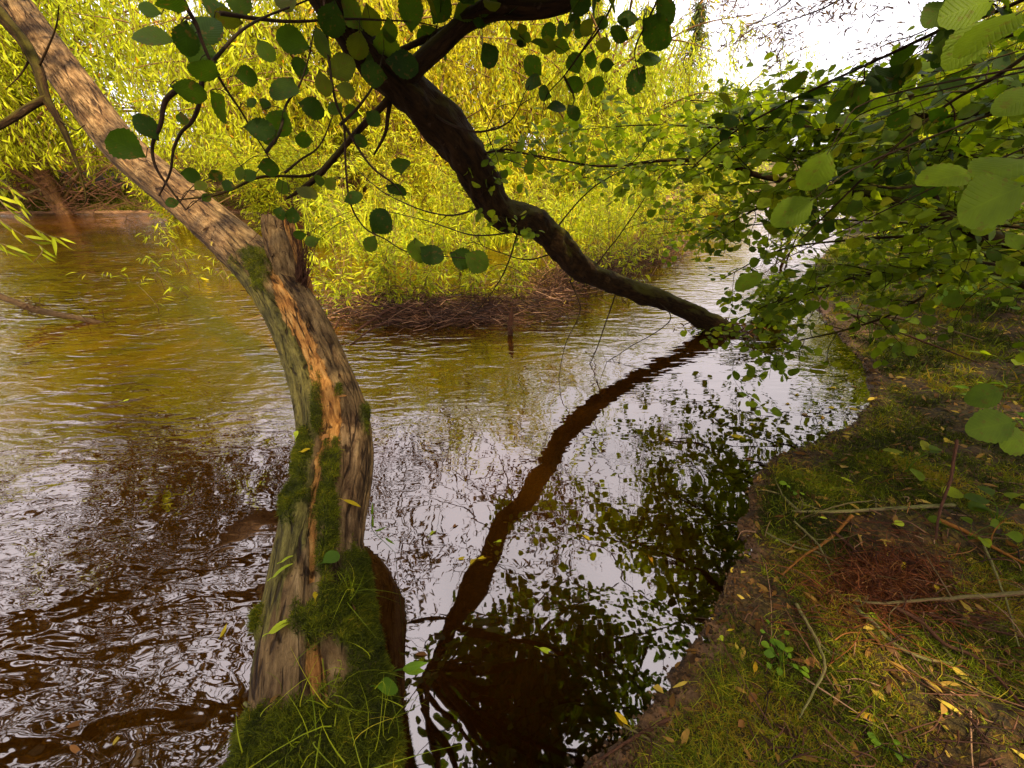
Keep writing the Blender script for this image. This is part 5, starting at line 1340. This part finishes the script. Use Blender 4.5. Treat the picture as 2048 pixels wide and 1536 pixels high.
# ------------------------------------------------------------------ loose leaves, each its own object
def lone_leaf(p, ax, nm, L, mat, label, kind='lance', w=1.0, group=None, rnd=None, name='fallen_leaf', stalk=True):
    g = G(); leaves(g, kind, np.array([p]), np.array([ax]), np.array([nm]), L, w, RNG.random() if rnd is None else rnd)
    ax = unit(ax)
    if stalk:
        q = np.asarray(p) - ax * L * .25; tube(g, np.array([q + [0, 0, .002], .5 * (q + p) + [0, 0, .003], p + ax * L * .06]), .0009, 3)
    o = obj(name, g, M[mat], off=p); return tag(o, label, 'leaf', group)


def img_dir(px, py, a, f):
    """3-D direction on a surface function f(px,py) that shows at image angle a (degrees, up positive)"""
    p = f(px, py); q = f(px + 6 * math.cos(math.radians(a)), py - 6 * math.sin(math.radians(a))); return unit(q - p)


def f_log(px, py): return log_at(px, py)[0]


LG = 'leaves lying on the bare trunk'
for (px, py, L, a, mat, kind, w, lab) in [(601, 882, .032, 60, 'lime_leaf', 'round', .95, 'small round lime leaf on the left moss of the bare trunk'), (610, 911, .030, 20, 'yellow_leaf', 'round', .9, 'round yellow leaf below the lime one on the bare trunk'), (640, 880, .03, 10, 'brown_leaf', 'round', .7, 'small orange brown leaf on the bright split of the trunk'),
                                          (684, 1005, .062, -12, 'yellow_leaf', 'lance', 1.3, 'narrow yellow leaf pointing right from the moss strip on the trunk'), (640, 1138, .052, 20, 'green_leaf', 'round', .75, 'dark green oval leaf resting on the trunk moss'), (552, 1160, .058, 45, 'lime_leaf', 'round', .55, 'bright lime leaf on the left edge of the trunk'), (566, 1130, .034, 55, 'lime_leaf', 'round', .6, 'small lime leaf just above the larger one on the trunk edge'),
                                          (543, 1270, .055, 45, 'lime_leaf', 'round', .6, 'large lime leaf lying alone on the bare grey wood'), (628, 1208, .048, 35, 'yellow_leaf', 'lance', 1.4, 'mottled yellow leaf on the upper edge of the big moss patch'), (552, 1412, .045, 50, 'litter', 'lance', 1.8, 'pale dry leaf near the foot of the trunk'), (697, 1235, .026, 80, 'brown_leaf', 'round', .7, 'small brown leaf sunk in the moss of the trunk'),
                                          (676, 758, .022, 45, 'litter', 'round', .6, 'tiny pale leaf on the right of the trunk bend'), (425, 492, .03, 60, 'litter', 'round', .7, 'pale leaf high on the trunk before the fork'), (410, 462, .05, 20, 'litter', 'lance', 1.3, 'dry pale leaf farthest up the trunk'), (735, 1385, .05, 10, 'herb', 'round', .8, 'heart shaped green leaf at the foot of the trunk'), (690, 795, .03, 170, 'brown_leaf', 'lance', 1.8, 'curled brown leaf right of the bright split')]:
    p, n, t = log_at(px, py); ax = img_dir(px, py, a, f_log)
    lone_leaf(p + n * .010, ax, n + RNG.normal(0, .15, 3), L, mat, lab, kind, w, LG)

WLG = 'leaves floating on the river'
WL = [(940, 1130, .055, 60, 'yellow_leaf', 'yellow orange leaf floating on the dark reflection of the alder trunk'), (955, 1118, .05, 20, 'yellow_leaf', 'second leaf of the floating orange pair on the trunk reflection'), (915, 1118, .045, 10, 'yellow_leaf', 'short yellow leaf floating left of the orange pair'), (1078, 1296, .05, -18, 'lime_leaf', 'lime green lance leaf floating alone on dark water'), (830, 1308, .045, 5, 'brown_leaf', 'brown leaf floating beside the mossy trunk foot'),
      (992, 1084, .035, 20, 'lime_leaf', 'small green leaf floating on the middle of the trunk reflection'), (1165, 1070, .05, -25, 'yellow_leaf', 'orange leaf floating among the round leaf reflections'), (1305, 1125, .045, 110, 'yellow_leaf', 'orange leaf floating near the muddy bank'), (1460, 870, .10, -10, 'yellow_leaf', 'large orange leaf floating in the bright centre pool'), (1490, 918, .07, 0, 'brown_leaf', 'orange brown leaf floating off the bank lip'),
      (1570, 808, .07, 5, 'yellow_leaf', 'yellow leaf floating near the foot of the alder'), (1655, 815, .08, 0, 'yellow_leaf', 'left one of two yellow leaves floating in the bank inlet'), (1695, 815, .09, -12, 'yellow_leaf', 'right one of two yellow leaves floating in the bank inlet'), (1645, 838, .06, 70, 'yellow_leaf', 'tiny yellow leaf upright in the bank inlet'), (1600, 828, .12, -4, 'litter', 'long pale leaf floating in the bank inlet'), (1440, 815, .09, 60, 'lime_leaf', 'yellow green leaf floating below the alder foot'),
      (1660, 775, .09, 0, 'yellow_leaf', 'yellow leaf floating at the back of the inlet'), (1570, 755, .10, 5, 'yellow_leaf', 'orange leaf floating under the alder twigs'), (1330, 880, .07, 30, 'yellow_leaf', 'yellow leaf floating in the white sky reflection'), (1345, 872, .08, 150, 'lime_leaf', 'lime leaf beside the yellow one in the white reflection'), (440, 1275, .035, 60, 'yellow_leaf', 'orange leaf floating left of the bare trunk'),
      (245, 803, .06, 20, 'lime_leaf', 'pale green leaf floating on the rippled water at the left'), (130, 1455, .05, 20, 'brown_leaf', 'tan leaf under water in the lower left'), (140, 1490, .04, -40, 'brown_leaf', 'curled tan leaf in the lower left corner'), (225, 1492, .03, 60, 'litter', 'tiny pale leaf floating in the lower left'), (860, 1070, .05, 50, 'lime_leaf', 'narrow green leaf floating right of the trunk'), (905, 1055, .05, 40, 'brown_leaf', 'pinkish brown leaf floating by the glint of orange'),
      (1590, 790, .08, 10, 'yellow_leaf', 'yellow leaf floating between inlet and alder foot'), (1500, 850, .06, 10, 'yellow_leaf', 'small yellow leaf on the dark water in front of the inlet'), (1700, 770, .07, -15, 'litter', 'pale leaf stranded at the inlet edge')]
for (px, py, L, a, mat, lab) in WL:
    L = L * 1.35
    p = on_plane(px, py, .004); ax = img_dir(px, py, a, lambda u, v: on_plane(u, v, .004)); nm = np.array([0, 0, 1.]) + RNG.normal(0, .12, 3)
    lone_leaf(p, ax, nm, L, mat, lab, 'lance', 1.5, WLG)

BG = 'leaves fallen on the bank'
BL = [(1710, 1428, .075, -14, 'yellow_leaf', 'lance', 1.5, 'long yellow green leaf lying in the bottom grass'), (1605, 1325, .055, -15, 'brown_leaf', 'round', .75, 'red brown oval leaf beside the small green plant'), (1508, 1345, .05, 75, 'yellow_leaf', 'lance', 1.6, 'mottled yellow leaf left of the small green plant'), (1500, 1408, .04, 70, 'brown_leaf', 'round', .6, 'tan leaf with a long stalk in the bottom grass'), (1256, 1450, .05, 130, 'yellow_leaf', 'lance', 1.8, 'mottled yellow leaf on wet mud at the water edge'),
      (1800, 1145, .065, 30, 'yellow_leaf', 'round', .65, 'large yellow leaf lying on the rootlet heap'), (1770, 1150, .06, 170, 'brown_leaf', 'round', .6, 'pinkish brown leaf beside the yellow one on the heap'), (1790, 1165, .05, 160, 'brown_leaf', 'lance', 2., 'orange brown leaf under the yellow one on the heap'), (1787, 1050, .05, 10, 'lime_leaf', 'round', .7, 'lime leaf above the rootlet heap'), (1748, 1112, .05, 60, 'yellow_leaf', 'lance', 1.6, 'ragged yellow leaf on the left of the heap'), (1872, 1180, .05, 80, 'yellow_leaf', 'lance', 1.8, 'ragged yellow leaf on the right of the heap'), (1862, 1202, .055, 130, 'yellow_leaf', 'lance', 1.5, 'curled yellow leaf below the heap'),
      (1550, 1084, .045, 30, 'lime_leaf', 'lance', 1.6, 'pale yellow leaf near the bank lip'), (1758, 1192, .05, 20, 'brown_leaf', 'round', .6, 'grey brown leaf below the heap'), (1730, 1228, .05, -15, 'lime_leaf', 'round', .5, 'pale green leaf on the long curved branch'), (1890, 884, .07, 20, 'yellow_leaf', 'round', .8, 'round yellow leaf alone on the upper moss'), (1680, 955, .06, -20, 'lime_leaf', 'lance', 1.5, 'yellow green leaf on the moss above the green stick'), (1683, 937, .05, 40, 'litter', 'round', .8, 'small tan leaf on the moss above the green stick'), (1615, 945, .05, 80, 'yellow_leaf', 'lance', 2, 'tiny yellow leaf near the bank corner'),
      (1780, 907, .08, 5, 'yellow_leaf', 'lance', 1.6, 'bright yellow leaf on the bank above the stick'), (1800, 722, .12, 10, 'yellow_leaf', 'lance', 1.3, 'long yellow leaf on the bank behind the inlet'), (1780, 757, .08, 40, 'litter', 'round', .6, 'tan leaf on the bank beside the inlet'), (2010, 990, .09, -18, 'yellow_leaf', 'round', .5, 'ribbed tan yellow leaf at the right edge'), (1990, 1068, .05, 10, 'litter', 'round', .6, 'pale leaf at the right edge under the orange stick'), (1455, 1262, .03, 20, 'yellow_leaf', 'lance', 2, 'small yellow leaf on the bank lip'), (1436, 1280, .025, 20, 'lime_leaf', 'round', .7, 'tiny lime leaf on the bank lip'),
      (1900, 1330, .075, -40, 'litter', 'lance', 1.6, 'long dry tan leaf toward the lower right'), (1640, 1035, .04, 0, 'lime_leaf', 'lance', 1.7, 'small lime leaf under the green stick'), (1880, 870, .09, 5, 'litter', 'lance', 1.6, 'pale dry leaf on the upper bank'), (1850, 690, .12, 20, 'lime_leaf', 'round', .4, 'lime leaf under the weathered root'), (1930, 800, .10, 10, 'litter', 'round', .5, 'broad tan leaf by the low plants'), (1605, 1470, .035, 60, 'litter', 'lance', 2.2, 'curled grey leaf in the bottom grass'), (1475, 1455, .03, 40, 'brown_leaf', 'round', .7, 'small red leaf at the bottom of the bank'), (1880, 1425, .03, 0, 'lime_leaf', 'round', .7, 'tiny lime leaf near the bottom right')]
gf = lambda u, v: on_ground(u, v, .012)
for (px, py, L, a, mat, kind, w, lab) in BL:
    p = on_ground(px, py, .016); ax = img_dir(px, py, a, lambda u, v: on_plane(u, v, p[2])); nm = np.array([0, -.15, 1.]) + RNG.normal(0, .18, 3)
    lone_leaf(p, ax, nm, L, mat, lab, kind, w, BG)

# ------------------------------------------------------------------ tufts and little plants
def tuft(p, up, n, L, label, mat='grass', w=.0022, spread=.02, bend=1.0, splay=.55):
    g = G(); pos = np.asarray(p) + RNG.normal(0, spread, (n, 3)) * [1, 1, .2]
    blades(g, pos, RNG.normal(0, splay, (n, 3)) + up, RNG.uniform(*L, n), w, bend, 5)
    return tag(obj('grass_tuft', g, M[mat], off=p), label, 'grass tuft', 'grass tufts on trunk and bank')


for (px, py, n, L, lab, sp) in [(688, 1195, 46, (.03, .085), 'fresh green grass tuft sprouting from the big moss patch', .010), (650, 1420, 34, (.04, .12), 'long grass tuft across the foot of the bare trunk', .05), (610, 1500, 20, (.04, .11), 'grass tuft at the very bottom of the trunk', .05), (730, 1480, 24, (.04, .11), 'grass tuft on the right side of the trunk foot', .04), (540, 1490, 14, (.03, .09), 'grass tuft on the left side of the trunk foot', .04)]:
    p, n_, t = log_at(px, py); tuft(p, n_ * .6 + [0, 0, .6], n, L, lab, spread=sp, bend=1.3, splay=.8)
for (px, py, n, L, lab, sp) in [(1530, 1150, 26, (.04, .10), 'star shaped grass tuft near the bank lip', .006), (1545, 1250, 30, (.03, .07), 'pale grass tuft above the small green plant', .012), (1455, 1400, 46, (.06, .16), 'long trailing grass tuft near the mud', .02), (1560, 1380, 40, (.05, .11), 'grass tuft below the small green plant', .02), (1720, 1380, 160, (.03, .09), 'soft bright grass patch in the lower middle of the bank', .07), (1580, 1180, 30, (.03, .08), 'thin grass tuft under the forked twig', .02), (1740, 1460, 60, (.04, .10), 'grass tuft below the long yellow leaf', .03),
                                (1560, 1500, 50, (.04, .12), 'straggly grass tuft at the bottom edge', .03), (1690, 1210, 40, (.03, .07), 'mossy grass tuft left of the forked stick', .03), (1660, 985, 30, (.03, .09), 'grass tuft behind the green stick', .02), (1690, 510, 260, (.15, .4), 'bright green grass tussock on the bank under the alder bough', .09), (1990, 885, 30, (.05, .12), 'pale grass tuft at the right edge', .02)]:
    p = on_ground(px, py); tuft(p, np.array([0, 0, 1.]), n, L, lab, spread=sp, w=.0022 if py > 600 else .008)


def herb(px, py, n, L, h, label, name='seedling', kind='round', mat='herb', wid=.8):
    b = on_ground(px, py); t = thing(name, b, label, 'plant', 'small plants on the bank'); g = G(); lv = Leafs()
    for q in range(n):
        a = RNG.uniform(0, 6.28); e = b + np.array([math.cos(a), math.sin(a), 0]) * RNG.uniform(.2, 1) * h + [0, 0, h * RNG.uniform(.35, 1)]
        c = crs([b, b + (e - b) * [.4, .4, .7], e], 5); tube(g, c, np.linspace(.0016, .0008, len(c)), 4)
        lv.add(e, unit(np.array([math.cos(a), math.sin(a), .1])), RNG.normal(0, .25, 3) + [0, -.2, 1], L * RNG.uniform(.6, 1.15), wid)
    obj('stem', g, M['herb'], t); f = G(); lv.put(f, kind); obj('foliage', f, M[mat], t)


herb(1560, 1330, 15, .030, .055, 'small bright green plant with rounded leaves on the lower bank')
herb(1545, 1283, 6, .024, .04, 'tiny green plant above the small leafy one')
herb(1775, 1505, 7, .02, .035, 'tiny dark leaved plant at the bottom edge')
herb(1580, 985, 5, .03, .04, 'seedling with two lime leaves behind the pale crooked stick')
herb(1810, 945, 7, .085, .14, 'leafy seedling on the moss in front of the dark stem', mat='alder_light')
herb(1990, 1050, 8, .08, .13, 'leafy seedling at the right edge under the orange stick', mat='alder_light')
herb(2010, 760, 9, .13, .25, 'broad leaved plant at the right edge of the upper bank', mat='alder_light')
herb(1990, 840, 11, .11, .2, 'fern like plant below the broad leaved one', mat='herb', kind='lance', wid=2.2)
herb(1930, 1085, 6, .05, .09, 'dim seedling behind the rootlet heap', mat='alder_light')
for k, (px, py) in enumerate([(1700, 590), (1780, 560), (1850, 600), (1960, 640), (1740, 690), (1990, 560), (1640, 560), (1830, 500)]):
    herb(px, py, 16, .10, .3, ['nettle like plants by the sandy strip', 'green plants left of the dark sapling stem', 'green plants at the foot of the dark sapling', 'green plants right of the dark sapling', 'small plants above the sandy inlet', 'green plants under the big right bough', 'green plants at the corner of the far bank', 'green plants higher on the right bank'][k], name='bank_plant', mat='herb' if k % 2 else 'alder_light')

# stem at the right with its seedlings leaning through the view
stick([(1915, 880, 1.5, .005), (1900, 960, 1.45, .0045), (1880, 1020, 1.42, .004), (1870, 1080, 1.4, .003)], 'thin upright dark shoot in front of the moss at the right', 'debris', name='shoot', cat='twig', twigs=3)
# sprout hanging in the water right of the trunk
lv = Leafs(); b0 = on_plane(790, 1105, -.0); g = G(); t = thing('water_sprout', b0, 'thin green sprout rising from the dark reflection right of the trunk', 'plant')
c = crs([b0, at(770, 1085, 1.5), at(745, 1060, 1.45), at(744, 1030, 1.42)], 6); tube(g, c, .0012, 4)
for (a, b_, ang_) in [(744, 1030, 85), (746, 1055, 95), (750, 1062, 10), (770, 1075, -40)]:
    p = at(a, b_, 1.44); ax = unit(at(a + 8 * math.cos(math.radians(ang_)), b_ - 8 * math.sin(math.radians(ang_)), 1.43) - p); lv.add(p, ax, CAM - p + RNG.normal(0, .3, 3), .045, 1.1)
obj('stem', g, M['herb'], t); f = G(); lv.put(f, 'lance'); obj('foliage', f, M['herb'], t)
p, n_, t_x = log_at(775, 1350); t = thing('trunk_sprout', p, 'three leaved green sprout at the right edge of the mossy trunk foot', 'plant'); lv = Leafs(); g = G()
for a in (15, -25, 150):
    ax = unit(np.array([math.cos(math.radians(a)), .1, math.sin(math.radians(a)) * .8])); q = p + n_ * .015 + ax * .01; lv.add(q, ax, np.array([0, -.6, 1.]), .055 if a < 100 else .03, 1.9); tube(g, np.array([p, .5 * (p + q) + [0, 0, .004], q]), .001, 3)
obj('stem', g, M['herb'], t); f = G(); lv.put(f, 'lance'); obj('foliage', f, M['herb'], t)
# dry stalks on the trunk foot
for rows, lab in [([(488, 1405, .92, .0035), (515, 1430, .90, .0035), (555, 1460, .86, .003), (582, 1476, .84, .003)], 'pale bent twig lying over the left side of the trunk foot'), ([(617, 1500, .74, .006), (630, 1530, .73, .007), (640, 1570, .72, .007)], 'pale dry stalk standing at the bottom of the trunk'), ([(560, 1405, .88, .0012), (595, 1373, .88, .0012), (618, 1378, .88, .001)], 'thin straw lying above the trunk foot')]:
    stick(rows, lab, 'pale_stick', name='dry_stalk', cat='stalk')

# crumbled mud and root hairs along the lip of the bank
g = G(); n = 8000
x = RNG.uniform(.0, 4.2, n); y = np.interp(x, SHORE[:, 0], SHORE[:, 1]) + RNG.normal(0, .05, n) - .03
bx = np.array([(1, 0, 0), (-1, 0, 0), (0, 1, 0), (0, -1, 0), (0, 0, 1), (0, 0, -1)], float)
fc = np.array([(0, 2, 4), (2, 1, 4), (1, 3, 4), (3, 0, 4), (2, 0, 5), (1, 2, 5), (3, 1, 5), (0, 3, 5)])
sz = RNG.gamma(2.0, .0017, n)
V = np.stack([x, y, np.maximum(H(x, y), -.004)], -1)[:, None] + bx[None] * sz[:, None, None] * RNG.uniform(.5, 1.4, (n, 6, 1))
g.add(V.reshape(-1, 3), (fc[None] + (np.arange(n) * 6)[:, None, None]).reshape(-1, 3), None, np.repeat(RNG.random(n), 6))
tag(obj('mud_crumbs', g, M['mud']), 'crumbled mud and soil along the edge of the bank', 'mud', kind='stuff')
g = G(); lv = Leafs(); b0 = np.array(on_plane(1440, 660))
for q in range(90):
    a = RNG.uniform(0, 6.28); p = b0 + np.array([math.cos(a) * RNG.uniform(.05, .5), math.sin(a) * RNG.uniform(.05, .3), RNG.uniform(.0, .05)])
    lv.add(p, unit(RNG.normal(0, 1, 3) * [1, 1, .2]), RNG.normal(0, .3, 3) + [0, 0, 1], RNG.uniform(.05, .09), 1.3)
lv.put(g, 'lance_mid'); tag(obj('drifted_leaves', g, M['litter']), 'brown leaves drifted against the foot of the alder', 'leaf litter', kind='stuff')
bank_shrub('sprout_bush', on_plane(1530, 640)[:2], .55, 6, 'low leafy sprouts around the foot of the leaning alder', leaf='alder_light', ll=.06, spread=.45, cat='sprouts', stemr=.006)
